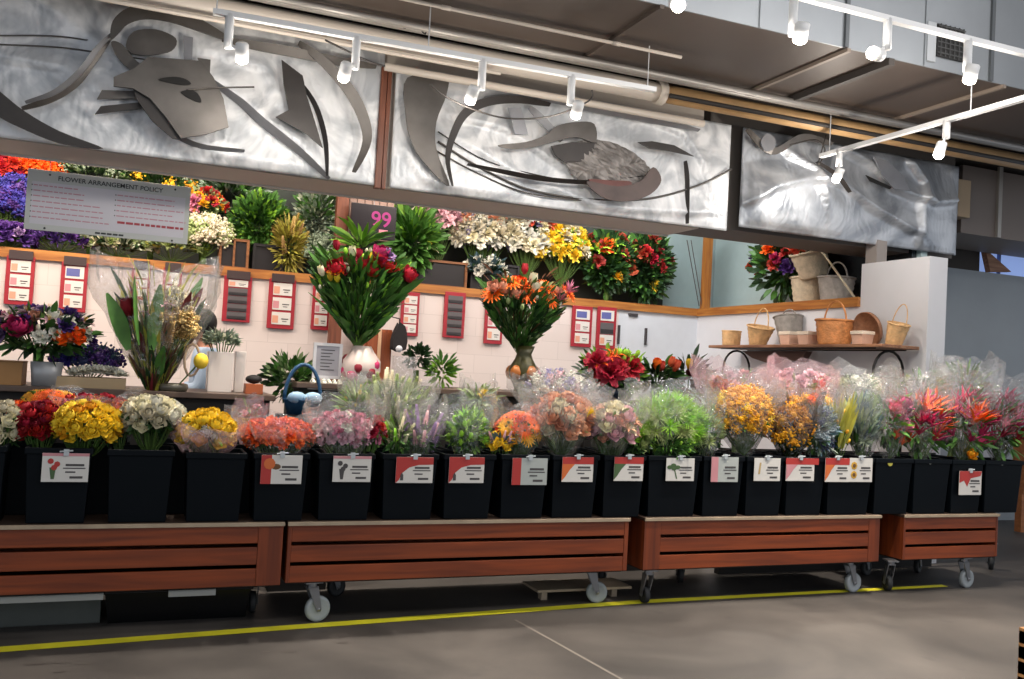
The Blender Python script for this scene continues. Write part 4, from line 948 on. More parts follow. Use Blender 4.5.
fb('magenta roses with small orange lilies',889,420,17,28,[('rose','magenta',7,9,(.0,.5)),('flame','coral',5,8,(-.1,-.7)),('rose','pink',2,8)],(('green',50,26,6,-1.1,.7),('lime',20,22,5)),('c',378,1.15),Y=5.24)
fb('orange birds of paradise with magenta leaves',918,424,20,30,[('flame','orange',6,16),('flame','coral',3,12),('flame','magenta',10,12),('rose','magenta',2,8,(-.5,.3))],(('green',50,28,6,-1.1,.8),('wine',10,24,6)),('c',374,1.2),Y=5.25)
fb('clear sleeves bulging behind the birds of paradise',922,390,24,14,[('fuzz','lgreen',4,8),('pom','white',4,6)],(('green',26,22,5),),('c',370,1.3),Y=5.5,jag=.35)
fb('orange lily and pink ginger in the tallest clear sleeve',963,425,20,32,[('flame','orange',5,16,(-.2,.1)),('flame','magenta',12,12),('flame','coral',3,11),('flame','lpink',4,10),('rose','gold',2,6,(-.3,-1))],(('green',50,28,6,-1.1,.9),('wine',12,24,6)),('c',362,1.25),Y=5.24,jag=.3)
fb('green stems with a dark bud tall in the sleeves at right',965,388,20,20,[('bud','brown',2,7,(.5,0)),('fuzz','lgreen',2,7)],(('green',40,30,5,-1.1,.9),('lime',14,30,4)),('c',362,1.15),Y=5.48,jag=.2)
fb('pink and crimson tropical spikes in the right end bucket',999,426,17,30,[('flame','magenta',8,13),('flame','crim',7,13),('flame','pink',5,12)],(('green',50,30,5,-1.1,.9),),('c',378,1.35),Y=5.24,jag=.4)

# ============================================================ booth interior: counters
ctop=mat('counter_top','5c4a40',.4); cfr=mat('counter_dark','15110f',.7)
def counter(label,pa,pb,z,y0,y1):
    xa=oY(pa,395,y0).x; xb=oY(pb,395,y0).x
    t=thing('counter',label,'counter',(xa,y0,0))
    part(MB().box((xa,y0,z-.035),(xb,y1,z),ctop),'counter_top',t,bevel=.004)
    part(MB().box((xa+.03,y0+.04,0),(xb-.03,y0+.06,z-.036),cfr).box((xa+.03,y0+.06,0),(xa+.05,y1-.02,z-.036),cfr).box((xb-.05,y0+.06,0),(xb-.03,y1-.02,z-.036),cfr),'counter_body',t)
ZA=oY(230,394,6.0).z; ZM=oY(522,392,6.1).z; 
counter('dark counter with brown edge under the white vases at left',-140,276,ZA,6.0,6.7)
counter('dark counter behind the middle flowers, carrying the red rose and gerbera vases',296,575,ZM,6.0,6.7)
ZR=oY(640,402,6.1).z
counter('low dark counter under the red gerbera arrangement at right of middle',585,716,ZR,6.0,6.55)
xg=oY(716,450,5.9).x
tag(MB().box((xg+.02,5.82,0),(oY(935,450,5.85).x-.02,5.84,.95),cfr).box((xg+.02,5.84,0),(xg+.06,5.88,.95),cfr).obj('back_screen'),'dark low screen behind the right-hand buckets below the basket shelf','screen')
# ------------------------------------------------------------ vases and arrangements
GA_='arrangements on the counters'
glass_g=mat('green_vase','3c5236',.25,coat=.5); pattern_w=mat('vase_white','d9c7bf',.35); goldg=mat('gold_green_vase','3d3a1a',.3,.2,noise=.5,nscale=14)
def vase(label,px,y0p,y1p,wp_,Y,m,prof,name='flower_vase',cat='vase',zb=None,extra=None):
    k=mpp(px,y1p,Y); c=oY(px,y1p,Y); z0=c.z if zb is None else zb; h=oY(px,y0p,Y).z-z0; r=wp_*k/2
    t=thing(name,label,cat,(c.x,c.y,z0),None)
    pr=[(r*a,z0+.001+h*b) for a,b in prof]; pr+=[(r*a*.88,z0+.006+h*b*.97) for a,b in reversed(prof[1:])]
    mb=MB().lathe([(p[0],p[1]) for p in pr],m,24,Matrix.Translation((c.x,c.y,0))); part(mb,'vase_body',t,True)
    if extra: extra(t,c,r,z0,h)
    return Vector((c.x,c.y,z0)),h
# left mixed bouquet in a pale pail, cardboard box
v,h=vase('pale grey metal pail under the mixed bouquet at far left',45,362,391,32,6.1,mat('pale_pail','a9aaac',.4,.3),((.001,0),(.8,0),(.86,.5),(.95,1)),'metal_pail','pail',zb=ZA)
bouquet('mixed_bouquet','mixed purple, pink, orange and white bouquet in the pale pail at far left','bouquet',None,40,333,52,27,6.1,ZA+.03,
 [('rose','magenta',2,12,(-.4,.2)),('carnation','purple',8,10),('carnation','lilac',7,9),('rose','orange',7,8,(.55,0)),('rose','white',7,8),('lily','lpink',5,10),('rose','peach',6,7),('carnation','white',6,7),('bud','cream',5,4),('rose','pink',5,8)],(('dark',90,26,9,-1,.6),('green',60,26,9,-.8,.9)),stop=None)
a=oY(-8,388,6.15); b_=oY(24,362,6.15)
tag(MB().box((a.x,6.08,ZA),(b_.x,6.35,b_.z),mat('cardboard','a87c4c',.7)).box((a.x-.003,6.077,b_.z-.004),(b_.x+.003,6.353,b_.z+.004),mat('cardboard_edge','8d653b',.7)).obj('cardboard_box'),'brown cardboard box left of the pale pail','box')
bouquet('flower_bunch','blue and purple hydrangeas behind the white bloom tray','flowers',None,88,360,32,13,6.35,ZA,[('pom','dkblue',8,11),('pom','purple',5,11),('carnation','blue',6,8)],(('blue',50,18,6),('silver',30,20,4)))
a=oY(36,392,6.08); b_=oY(126,379,6.08)
t=thing('flower_tray','long shallow cardboard tray heaped with white blooms','tray',(a.x,6.1,ZA))
part(MB().box((a.x+.1,6.05,ZA),(b_.x,6.25,b_.z-.0),mat('tray_tan','b29a78',.7)),'tray_body',t)
for i in range(16):
    u=i/16; p=Vector((oY(74,375,6.15).x*(1-u)+oY(124,375,6.15).x*u,6.15+U(-.06,.06),b_.z+.015+.02*math.sin(u*PI)))
    inst(head('carnation','white'),'white_bloom',t,Matrix.Translation(p-Vector(t.location))@Matrix.Scale(.05,4))
# dried and tropical bouquet in tall clear sleeve
v,h=vase('clear jar holding the tall dried grass bouquet',172,384,396,30,6.1,mat('jar_glass','5f5a4e',.2),((.001,0),(.9,0),(1,.5),(.95,1)),'glass_jar','jar',zb=ZA)
t=bouquet('dried_bouquet','tall bouquet of dried straw grasses and large green leaves in clear plastic','bouquet',None,158,325,44,52,6.1,ZA+.01,
 [('spike','straw',26,9,(.45,.0)),('pom','straw',30,7,(.5,.1)),('spike','straw',10,8,(.2,-.3)),('pom','cream',6,6,(.5,.7)),('tulip','crim',1,14,(-.85,.2)),('spike','cream',3,9,(.3,.8)),('lily','lpink',3,10,(.05,.55))],
 (('brown',60,30,4,-1.3,-.4),('yg',50,30,4,-1.0,.5),('green',5,60,16,-.5,.3),('dark',40,34,6,-1.1,.2),('wine',6,40,9,-.3,.3),('yg',40,30,4,-.2,1)),('c',262,1.15),spread=.3,jag=.2,cone=True,lup=1.6,lf=.8,ln=1.8,bf=.08)
b=MB()
for q_,d_,l_,w_ in (((140,345),(-.12,-.15,1),.42,.15),((128,350),(-.35,-.15,.9),.36,.10),((152,350),(.05,-.1,1),.40,.09)): leafy(b,LF['green'],oY(q_[0],q_[1],5.95),d_,l_,w_,.15,6)
part(b,'large_leaves',t,True)
p=oY(201,361,5.98); b=MB().ball(p,.05,FC['yellow'],14,9,(.9,.9,1)); part(b,'yellow_ball_bloom',t,True,label='smooth round yellow bloom'); part(MB().tube([p,(oY(180,385,6.05).x,6.08,ZA+.05)],.005,stemm,5),'stem',t)
q=oY(192,360,6.04); part(MB().tube([q+Vector((.045*math.cos(i*.52),0,.10*math.sin(i*.52)-.0)) for i in range(13)],.008,mat('raffia','b39a80',.7),6),'raffia_loop',t)
# square white vases
wv=mat('white_ceramic','ddd3cc',.3)
for (xa,xb,yt,Y,lb) in ((206,232,351,6.2,'wider tall square white ceramic vase on the left counter'),(233,244,351,6.3,'narrow tall white ceramic vase to the right of the wider white one')):
    A=oY(xa,392,Y); B=oY(xb,392,Y); zt=oY(xa,yt,Y).z; w_=B.x-A.x
    t=thing('square_vase',lb,'vase',(A.x+w_/2,Y,ZA),'white square vases')
    vs=[];fs=[]
    def sq(z,i,f=0): return [(A.x+i-f,Y+i-f,z),(B.x-i+f,Y+i-f,z),(B.x-i+f,Y+w_-i+f,z),(A.x+i-f,Y+w_-i+f,z)]
    vs=sq(ZA,.006)+sq(zt,0,.0)+sq(zt,.01)+sq(zt-.12,.012); fs=[(3,2,1,0),(12,13,14,15)]
    for k_ in range(3):
        for j in range(4): fs.append((k_*4+j,k_*4+(j+1)%4,k_*4+4+(j+1)%4,k_*4+4+j))
    part(MB().add(vs,fs,wv),'vase_body',t,bevel=.004)
bouquet('succulent_bunch','pale silvery green sprigs standing in the wider white vase','plant',None,222,342,16,11,6.28,oY(219,352,6.2).z-.1,[('mum','greygreen',6,7),('bud','cream',4,3)],(('silver',60,14,4),('white',40,14,4),('olive',10,12,3)),stems=False)
A=oY(245,389,6.15); B=oY(263,381,6.15)
tag(MB().box((A.x,6.12,ZA),(B.x,6.24,ZA+.065),mat('orange_box','a5562f',.5)).obj('small_box',bevel=.003),'small orange brown box at the end of the left counter','box')
tag(MB().ball((A.x*.5+B.x*.5,6.18,ZA+.095),.045,mat('dark_cloth','171314',.7),10,7,(1.2,.9,.65)).obj('dark_bundle',None,True),'small black bundle on top of the orange brown box','bundle')
# green plants and blue basket
bouquet('potted_plant','leafy green plant behind the blue basket handle','plant',None,291,378,26,26,6.35,ZM,[],(('green',90,18,8,-1,.9),('pale',40,18,7,-.3,1),('dark',50,18,8,-1,.4)))
A=oY(302,405,5.95)
t=thing('blue_basket','blue basket with a tall arched handle and pale blue bow','basket',(A.x,5.95,A.z-.06))
bm_=mat('blue_wicker','1f4a6e',.5,bump=.5)
part(MB().lathe([(.001,0),(.09,0),(.12,.09),(.125,.1),(.11,.09),(.08,.01)],bm_,20,Matrix.Translation((A.x,5.95,A.z-.06))),'basket_bowl',t,True)
part(MB().tube([Vector((A.x+(.115)*math.cos(PI*i/14),5.95,A.z+.03+.23*math.sin(PI*i/14))) for i in range(15)],.012,bm_,8),'handle',t,True)
mb=MB()
for s_ in (-1,1): mb.ball((A.x+s_*.05,5.86,A.z+.05),.055,mat('pale_blue_bow','8fb0cc',.5),10,6,(1.1,.5,.7))
mb.ball((A.x,5.85,A.z+.05),.02,mat('pale_blue_bow','8fb0cc',.5),8,5); part(mb,'bow',t,True)
tag(MB().box((A.x-.16,5.84,0),(A.x+.2,5.98,A.z-.06),cfr).obj('pedestal'),'dark pedestal below the blue basket','pedestal')
# framed sign and tray of white eggs
A=oY(312,378,6.15); B=oY(343,344,6.15)
t=thing('framed_sign','white framed notice standing left of the red rose vase','sign',(A.x,6.15,ZM))
w_=B.x-A.x; fz=mat('frame_white','cfcdd0',.4)
mb=MB().box((A.x,6.15,A.z),(B.x,6.165,A.z+.02),fz).box((A.x,6.15,B.z-.02),(B.x,6.165,B.z),fz).box((A.x,6.15,A.z+.02),(A.x+.02,6.165,B.z-.02),fz).box((B.x-.02,6.15,A.z+.02),(B.x,6.165,B.z-.02),fz)
part(mb,'frame',t); mb=MB().box((A.x+.018,6.156,A.z+.018),(B.x-.018,6.163,B.z-.018),mat('notice_grey','a3a1a8',.6))
for i in range(7): mb.box((A.x+.05,6.1545,B.z-.05-i*.022),(B.x-.05-(i%3)*.015,6.1565,B.z-.044-i*.022),ink)
part(mb,'notice',t); part(MB().box((A.x+w_*.4,6.14,ZM),(A.x+w_*.6,6.2,A.z+.001),fz),'stand',t)
A=oY(307,389,6.05); B=oY(346,376,6.05)
t=thing('egg_tray','white stand tray heaped with small white oval sweets or eggs in front of the notice','tray',(A.x,6.06,ZM))
cxm=(A.x+B.x)/2; part(MB().box((A.x,6.01,A.z),(B.x,6.13,A.z+.035),mat('tray_white','c9b9ae',.5)).box((cxm-.03,6.04,ZM-.0),(cxm+.03,6.1,A.z),mat('tray_white','c9b9ae',.5)),'tray_body',t,bevel=.003)
for i in range(18):
    p=Vector((A.x+.02+(B.x-A.x-.04)*((i%6)+.5)/6,6.035+.035*(i//6),A.z+.045+ (.012 if i//6==1 else 0)))
    inst(head('bud','white'),'white_egg',t,Matrix.Translation(p-Vector(t.location))@Matrix.Rotation(U(1,2),4,'X')@Matrix.Scale(.024,4))
# red rose arrangement
def deco(t,c,r,z0,h):
    mb=MB()
    for i in range(16):
        a=2*PI*i/16*1.0; zz=z0+h*(.25+.45*((i*7)%5)/5); mb.ball((c.x+r*.72*math.cos(a),c.y+r*.72*math.sin(a),zz),r*.36,FC['crim' if i%2 else 'magenta'],8,5,(1,1,1)) if i%3 else None
    part(mb,'painted_flowers',t,True,label='crimson painted flower pattern')
vase('rounded white vase with crimson flower pattern under the red roses',360,346,390,38,6.15,pattern_w,((.001,0),(.6,0),(1,.35),(.98,.62),(.62,.85),(.45,1)),zb=ZM,extra=deco)
bouquet('rose_arrangement','tall arrangement of red roses, white tulips and long green leaves','flower arrangement',None,362,283,54,42,6.15,ZM+.17,
 [('rose','red',1,12,(-.85,.35)),('rose','red',1,11,(-.6,.4)),('rose','red',1,12,(-.1,.7)),('rose','red',1,12,(.12,.45)),('rose','red',1,12,(.4,.75)),('rose','red',1,12,(.5,.5)),('rose','red',1,12,(.95,.3)),('rose','magenta',1,12,(.28,.9)),('rose','crim',1,11,(-.35,.55)),('tulip','cream',1,9,(-1.0,.1)),('tulip','cream',1,9,(-.3,.75)),('tulip','cream',1,9,(-.45,.35)),('tulip','cream',1,9,(.65,.45)),('tulip','yellow',1,9,(.05,.65)),('tulip','orange',1,9,(-.7,.1)),('tulip','yellow',2,7,(-.8,0)),('carnation','lilac',2,8,(.5,.8)),('tulip','red',3,8,(-.3,.7)),('bud','lime',30,4),('bud','cream',8,3)],
 (('green',130,34,10,-1,.5),('dark',70,30,9,-1.3,.1),('lime',60,24,6,-.4,.4),('green',6,75,13,-.8,-.2)),spread=.3,cone=True,lup=.75,lf=.6,ln=3.2,bf=.1)
bouquet('leaf_fan','upright light green leaf spears rising behind the red roses','foliage',None,361,245,12,26,6.3,ZM+.3,[],(('lime',34,42,7,-1,.5),('green',20,44,7,-1,.4)))
# orange gerbera arrangement
def leafdeco(t,c,r,z0,h):
    mb=MB()
    for i in range(5): mb.ball((c.x+r*.8*math.cos(2*PI*i/5-1.3),c.y+r*.8*math.sin(2*PI*i/5-1.3),z0+h*.42),r*.5,mat('amber_patch','b0682c',.35),8,6,(.9,.9,1))
    part(mb,'amber_patches',t,True,label='amber coloured bulges')
vase('round gold green vase with amber patches under the orange gerberas',522,346,393,30,6.1,goldg,((.001,0),(.6,0),(.55,.08),(.95,.35),(1,.5),(.6,.72),(.5,.82),(.72,1)),zb=ZM,extra=leafdeco)
bouquet('gerbera_arrangement','tall arrangement of orange gerberas and white buds over dark greens','flower arrangement',None,523,304,50,32,6.1,ZM+.2,
 [('gerbera','orange',1,12,(-.45,.75)),('gerbera','orange',1,13,(-.1,.35)),('gerbera','orange',1,13,(.25,.8)),('gerbera','orange',1,13,(.55,.75)),('gerbera','orange',1,13,(.6,.3)),('gerbera','orange',1,12,(-.95,.25)),('gerbera','orange',1,11,(1.0,.45)),('rose','orange',1,11,(-.3,.85)),('rose','peach',5,8,(-.5,.5)),('tulip','cream',1,10,(.12,.5)),('tulip','cream',1,9,(.28,.55)),('tulip','cream',1,9,(0.05,.95)),('tulip','peach',3,7,(.5,.5)),('bud','lgreen',20,4),('flame','pink',4,9,(.7,.5)),('bud','white',10,3)],
 (('dark',90,26,8,-1.5,.1),('green',120,26,7,-1.2,.5),('pale',40,20,6,-.4,.5),('brown',30,24,4,-.2,.9)),spread=.3,cone=True,lup=.75,lf=.6,ln=3.0,bf=.1)
p=oY(526,268,6.1); t=thing('red_tulip_spire','single bright red flower spire rising above the orange gerberas','flower',(p.x,6.12,p.z-.25))
part(MB().tube([(p.x,6.12,p.z-.25),(p.x,6.12,p.z)],.005,stemm,6),'stem',t); inst(head('tulip','red'),'red_bloom',t,Matrix.Translation((0,0,.22))@Matrix.Scale(.06,4))
# small clear spiral ornament right of middle
# red gerbera basket arrangement
v,h=vase('dark blue vase under the red gerbera arrangement',615,388,406,34,6.15,mat('navy_vase','1d2b3c',.3),((.001,0),(.7,0),(1,.5),(.9,1)),zb=ZR)
bouquet('gerbera_arrangement','low arrangement of large red gerberas and lime leaves at right of middle','flower arrangement',None,612,372,42,25,6.15,ZR+.03,
 [('carnation','red',1,15,(-.75,.45)),('carnation','red',1,15,(-.35,.0)),('carnation','red',1,13,(-.15,.2)),('carnation','red',1,15,(.3,.25)),('carnation','red',1,11,(-.5,-.2)),('lily','orange',3,10,(-.4,.6)),('bud','lime',14,4,(.3,.8))],
 (('lime',70,20,7,-.2,1),('dark',80,20,8,-1.3,.3),('silver',40,18,5,-1,.1),('green',50,20,7,-1,.7)),spread=.1,lf=.55,ln=2)
bouquet('potted_tulips','dark leafy plant with orange and red tulips, right of the red gerberas','plant',None,656,376,26,18,6.2,ZR,[('tulip','orange',2,8,(-.4,.6)),('tulip','coral',3,9,(.25,.6))],(('dark',110,20,7,-1.3,.5),('green',30,22,7,-.8,.8)))
bouquet('potted_plant','dark wine leaved plant with one yellow bloom beside the basket rack','plant',None,688,380,14,22,6.25,ZR,[('tulip','yellow',2,8,(-.5,.7))],(('wine',60,24,10,-1.3,.3),('dark',30,28,6,-.2,1)))
bouquet('potted_plant','small dark bush on the middle counter right of the black bag','plant',None,417,357,14,13,6.4,ZM,[],(('dark',120,9,5,-1,1),))
bouquet('potted_plant','bright green sprig standing right of the small dark bush','plant',None,442,370,13,18,6.3,ZM,[],(('lime',60,14,5,-1,.6),('green',30,20,5,-.5,1)))
bouquet('small_bouquet','small yellow white bloom cluster left of the dark navy vase','flowers',None,575,388,14,10,6.05,ZM-.1,[('pom','lav',6,6),('pom','white',5,6)],(('silver',24,10,3),))
A=oY(396,386,6.2); B=oY(416,357,6.2)
tag(MB().add([(A.x,6.2,ZM),(B.x,6.2,ZM),(B.x,6.3,ZM),(A.x,6.3,ZM),(A.x-.01,6.19,B.z),(B.x+.01,6.19,B.z),(B.x+.01,6.31,B.z),(A.x-.01,6.31,B.z)],[(3,2,1,0),(0,1,5,4),(1,2,6,5),(2,3,7,6),(3,0,4,7)],film_w).obj('clear_container'),'empty clear plastic container behind the hazy pale stems','container')
# brown cupboard and black bag at the back wall
A=oY(364,372,8.9); B=oY(393,330,8.9)
t=thing('wooden_cupboard','orange brown wooden cupboard behind the red rose vase','cupboard',(A.x,8.9,0))
cu=wood('cupboard_wood','a0552c','7a3c1e',.4,2)
part(MB().box((A.x,8.92,0),(B.x,9.35,B.z),cu),'cupboard_body',t)
part(MB().box((A.x+.02,8.9,.1),(A.x+(B.x-A.x)*.52,8.92,B.z-.03),cu),'cupboard_door',t); part(MB().box((A.x+(B.x-A.x)*.56,8.9,.1),(B.x-.02,8.92,B.z-.03),cu),'cupboard_door',t)
part(MB().box((A.x+(B.x-A.x)*.45,8.88,.1),(A.x+(B.x-A.x)*.56,8.905,B.z-.0),mat('cupboard_strip','d8b08c',.4)),'pale_strip',t)
p=oY(398,338,8.8); k=mpp(398,338,8.8)
t=thing('black_bag','small black cloth bag hanging against the orange brown cupboard','bag',(p.x,8.78,p.z-12*k))
vs=[(0,13),(3,11),(5,5),(6,-3),(5,-10),(0,-12),(-5,-10),(-5,-2),(-3,6)]
part(MB().prism([(p.x+a*k,p.z+b*k) for a,b in vs],8.72,.12,mat('dark_cloth','171314',.7)),'bag_body',t,bevel=.02)
part(MB().ball((p.x-.01,8.7,p.z-11*k),.035,mat('white_tassel','c9ccd2',.6),8,6),'white_tag',t,True,label='white ball tag'); part(MB().tube([(p.x,8.78,p.z+13*k),(p.x,8.78,p.z+13*k+.06),(p.x-.05,8.9,p.z+13*k+.08)],.006,mat('dark_cloth','171314',.7),5),'strap',t)
# ------------------------------------------------------------ price racks on the wall
rb=mat('rack_red','9c2430',.45); rbd=mat('rack_dark','3a2c2c',.5); grys=mat('rack_grey','5a5658',.5)
def rack(label,xa,xb,ya,yb,rows,clip=True):
    Y=YW-.035; A=oY(xa,(ya+yb)/2,Y); B=oY(xb,(ya+yb)/2,Y); k=mpp(xa,ya,Y); xm=(A.x+B.x)/2; w_=B.x-A.x; zt=A.z*.5+B.z*.5+(yb-ya)*k/2; zb=zt-(yb-ya)*k
    t=thing('price_rack',label,'price board',(xm,Y,zb),'red price boards on the white wall')
    part(MB().box((xm-w_/2,Y,zb),(xm+w_/2,Y+.025,zt),rb),'red_board',t,bevel=.003)
    if clip: part(MB().box((xm-w_*.42,Y-.02,zt-.03),(xm+w_*.42,Y+.03,zt+.05),rbd),'top_clip',t)
    n=len(rows); hh=(zt-zb-.06)/n
    for i,rr in enumerate(rows):
        z1=zt-.04-i*hh; z0=z1-hh*.84
        if rr=='c':
            part(MB().box((xm-w_*.34,Y-.006,z0),(xm+w_*.36,Y-.001,z1),sg_w),'price_card',t)
            part(MB().box((xm-w_*.32,Y-.0075,z0+hh*.1),(xm-w_*.1,Y-.006,z0+hh*.6),sg_p if i%2 else mat('card_blush','d59a80',.5)),'card_picture',t)
            part(MB().box((xm+w_*.02,Y-.0075,z0+hh*.35),(xm+w_*.28,Y-.006,z0+hh*.42),ink).box((xm+w_*.05,Y-.0075,z0+hh*.2),(xm+w_*.22,Y-.006,z0+hh*.25),ink),'card_print',t)
        elif rr=='b':
            part(MB().box((xm-w_*.34,Y-.006,z0),(xm+w_*.36,Y-.001,z1),sg_w),'price_card',t); part(MB().box((xm-w_*.3,Y-.0075,z0+hh*.15),(xm+w_*.2,Y-.006,z1-hh*.15),mat('card_blue','5a5f9a',.6)),'card_picture',t)
        else:
            part(MB().box((xm-w_*.34,Y-.004,z0-hh*.1),(xm+w_*.36,Y-.001,z1),grys),'grey_slot',t); part(MB().box((xm-w_*.32,Y-.012,z0),(xm+w_*.34,Y-.004,z0+hh*.3),mat('slot_bar','2e2b2d',.5)),'slot_bar',t)
rack('leftmost red price board with three cards',5,34,256,305,'ccc')
rack('red price board with a blue pictured top card, second from left',60,87,262,312,'bcc')
rack('red price board behind the left side of the dried bouquet',131,150,266,300,'ccc')
rack('narrow red price board behind the right side of the dried bouquet',162,181,268,316,'ccc')
rack('red price board with one card over four dark grey slots',223,251,276,322,'cgggg')
rack('red price board with three cards above the green plant',268,295,279,329,'ccc')
rack('red price board half hidden by the left of the red rose arrangement',312,330,286,330,'ccc',False)
rack('red price board half hidden by the right of the red rose arrangement',401,419,292,336,'cccc',False)
rack('red price board with only dark slots, between the two tall arrangements',444,465,292,338,'ggggg',False)
rack('red price board half hidden below the left of the orange gerberas',485,503,298,344,'ccc',False)
rack('red price board with blue pictured top card, right of the orange gerberas',572,592,306,347,'bcc',False)
rack('red price board with dark middle slot, rightmost of all',597,616,307,349,'bgc',False)
# dark slots and hooks on the plain panel
for (xa,xb,ya,yb,nm,lb) in ((629,638,313,316,'door_latch','short dark horizontal latch on the cool white panel'),(618,620,325,344,'door_handle_bar','dark upright handle at the left edge of the cool white panel'),(645,647,328,345,'door_handle_bar','dark upright handle in the middle of the cool white panel')):
    A=oY(xa,(ya+yb)/2,YW-.02); B=oY(xb,(ya+yb)/2,YW-.02); k=mpp(xa,ya,YW-.02)
    tag(MB().box((A.x,YW-.025,A.z-(yb-ya)*k/2),(B.x,YW+.0,A.z+(yb-ya)*k/2),mat('handle_dark','4a4648',.4,.4)).obj(nm,bevel=.003),lb,'handle')
A=oX(726,249,XR+.6)
# ------------------------------------------------------------ policy sign
def text(body,size,m,t,name,loc,align='LEFT'):
    cu_=bpy.data.curves.new('txt','FONT'); cu_.body=body; cu_.size=size; cu_.extrude=.0008; cu_.align_x=align; cu_.offset=size*.012
    o=bpy.data.objects.new('txt',cu_); C.objects.link(o)
    me=bpy.data.meshes.new_from_object(o.evaluated_get(bpy.context.evaluated_depsgraph_get())); bpy.data.objects.remove(o)
    me.materials.clear(); me.materials.append(m)
    ob=bpy.data.objects.new(name,me); C.objects.link(ob); ob.parent=t; ob.location=Vector(loc)-Vector(t.location); ob.rotation_euler=(PI/2,0,0); return ob
Y=7.16; TL=oY(28,168,Y); BL=oY(28,229,Y); TR=oY(191,188,Y)
t=thing('policy_sign','white flower arrangement policy sign with two columns of red print','sign',((TL.x+TR.x)/2,Y,BL.z))
W_=TR.x-TL.x; H_=TL.z-BL.z
part(MB().box((TL.x,Y,BL.z),(TR.x,Y+.012,TL.z),mat('sign_grey_white','b9bcb9',.45)),'sign_board',t,bevel=.002)
part(MB().box((TL.x+W_*.03,Y-.0015,BL.z+H_*.1),(TR.x-W_*.03,Y-.0002,TL.z-H_*.2),mat('sign_inner','c6c4cc',.5)),'sign_paper',t)
text('FLOWER ARRANGEMENT POLICY',H_*.108,mat('sign_title','2f3434',.6),t,'title_text',(TL.x+W_*.5,Y-.002,TL.z-H_*.15),'CENTER')
red_i=mat('sign_red_print','b98a96',.6); mb=MB(); rr=random.Random(4)
for col,(u0,rows) in enumerate(((.04,(.26,.30,.30,.40,.42,.42,.46)),(.54,(.36,.36,.42,.36,.44)))):
    for i,wd in enumerate(rows):
        z=TL.z-H_*(.27+i*.088+(.02 if col else 0)); u=u0
        mb.box((TL.x+W_*(u-.012),Y-.0026,z),(TL.x+W_*(u-.006),Y-.0014,z+H_*.02),mat('sign_title','2f3434',.6))
        while u<u0+wd:
            l=rr.uniform(.015,.05); mb.box((TL.x+W_*u,Y-.0026,z),(TL.x+W_*min(u+l,u0+wd),Y-.0014,z+H_*.02),red_i); u+=l+.007
u=.55; z=TL.z-H_*.76
while u<.95:
    l=rr.uniform(.02,.05); mb.box((TL.x+W_*u,Y-.0026,z),(TL.x+W_*(u+l),Y-.0014,z+H_*.04),mat('sign_red_strong','a03a44',.6)); u+=l+.007
u=.42
while u<.6: mb.box((TL.x+W_*u,Y-.0026,BL.z+H_*.03),(TL.x+W_*(u+.03),Y-.0014,BL.z+H_*.06),mat('sign_title','2f3434',.6)); u+=.036
part(mb,'printed_lines',t)['kind']='stuff'
for u,v in ((.13,.93),(.9,.93),(.12,.04),(.9,.04)): part(MB().ball((TL.x+W_*u,Y-.002,BL.z+H_*v),.008,mat('screw','3c3f40',.4,.5),8,4,(1,.4,1)),'screw',t)
for u in (.13,.9): part(MB().tube([(TL.x+W_*u,Y+.004,BL.z+H_*.95),(TL.x+W_*u,7.115,ZP+.05)],.002,metalw,4),'hanging_wire',t)
# purple number sign
Y=YW-.3; TL=oY(352,202,Y); BR=oY(395,241,Y)
t=thing('number_sign','black board with glowing magenta number behind the red roses','sign',((TL.x+BR.x)/2,Y,BR.z))
part(MB().box((TL.x,Y,BR.z),(BR.x,Y+.04,TL.z),mat('board_black','120d16',.35)),'sign_board',t,bevel=.004)
hh=(TL.z-BR.z)
text('99',hh*.62,mat('number_magenta','8e1c68',.5,emit=.15),t,'number_text',(BR.x-.05,Y-.003,TL.z-hh*.62),'RIGHT')
part(MB().box((TL.x+.29,Y-.003,BR.z+.07),(TL.x+.38,Y-.0005,BR.z+.1),mat('number_pink','c77f8f',.6)),'small_label',t)
part(MB().tube([((TL.x+BR.x)/2,Y+.02,TL.z),((TL.x+BR.x)/2,Y+.02,3.84)],.004,metalw,4),'hanging_wire',t)
# ------------------------------------------------------------ flowers on the high ledge
def up(label,cxp,cyp,rxp,ryp,heads,leaf=(),dy=.2,**k):
    rxp*=1.18; ryp*=1.12; heads=[(h[0],h[1],int(h[2]*1.4) if h[2]>4 else h[2],*h[3:]) for h in heads]
    return bouquet('flower_bunch',label,'flowers','flower bunches on the high ledge',cxp,cyp,rxp,ryp,YW+dy,ZT,heads,leaf,None,ryd=.14,lf=.62,ln=3.2,bf=.25,**k)
up('red blooms at the top left corner of the high ledge',6,169,18,12,[('carnation','red',16,9)],(('dark',20,12,6),),.35)
up('bright orange blooms left above the policy sign',40,168,20,12,[('carnation','orange',20,8)],(('dark',16,12,5),),.35)
up('violet blue hydrangea mass left of the policy sign',12,205,20,26,[('pom','blue',26,10),('pom','purple',8,9)],(('dark',30,14,6),),.2)
up('purple blooms low at the left end of the ledge',10,238,20,11,[('carnation','purple',12,9),('carnation','lilac',3,8)],(('dark',30,16,6),),.1)
up('deep purple leafy blooms below the left of the policy sign',60,242,28,9,[('mum','purple',16,9)],(('dark',50,14,5),),.12)
up('cream and green foliage below the middle of the policy sign',118,246,34,13,[('mum','lgreen',12,8),('mum','cream',5,7)],(('white',90,16,5),('dark',50,16,6)),.12)
up('yellowish green foliage below the right of the policy sign',172,246,30,14,[('mum','lgreen',10,8),('mum','lime',4,8)],(('pale',70,16,6),('yg',30,14,5),('dark',40,14,6)),.12)
up('pale green foliage peeking over the left top of the policy sign',95,172,36,14,[('pom','greygreen',10,8)],(('pale',60,16,6),('dark',60,16,6)),.35)
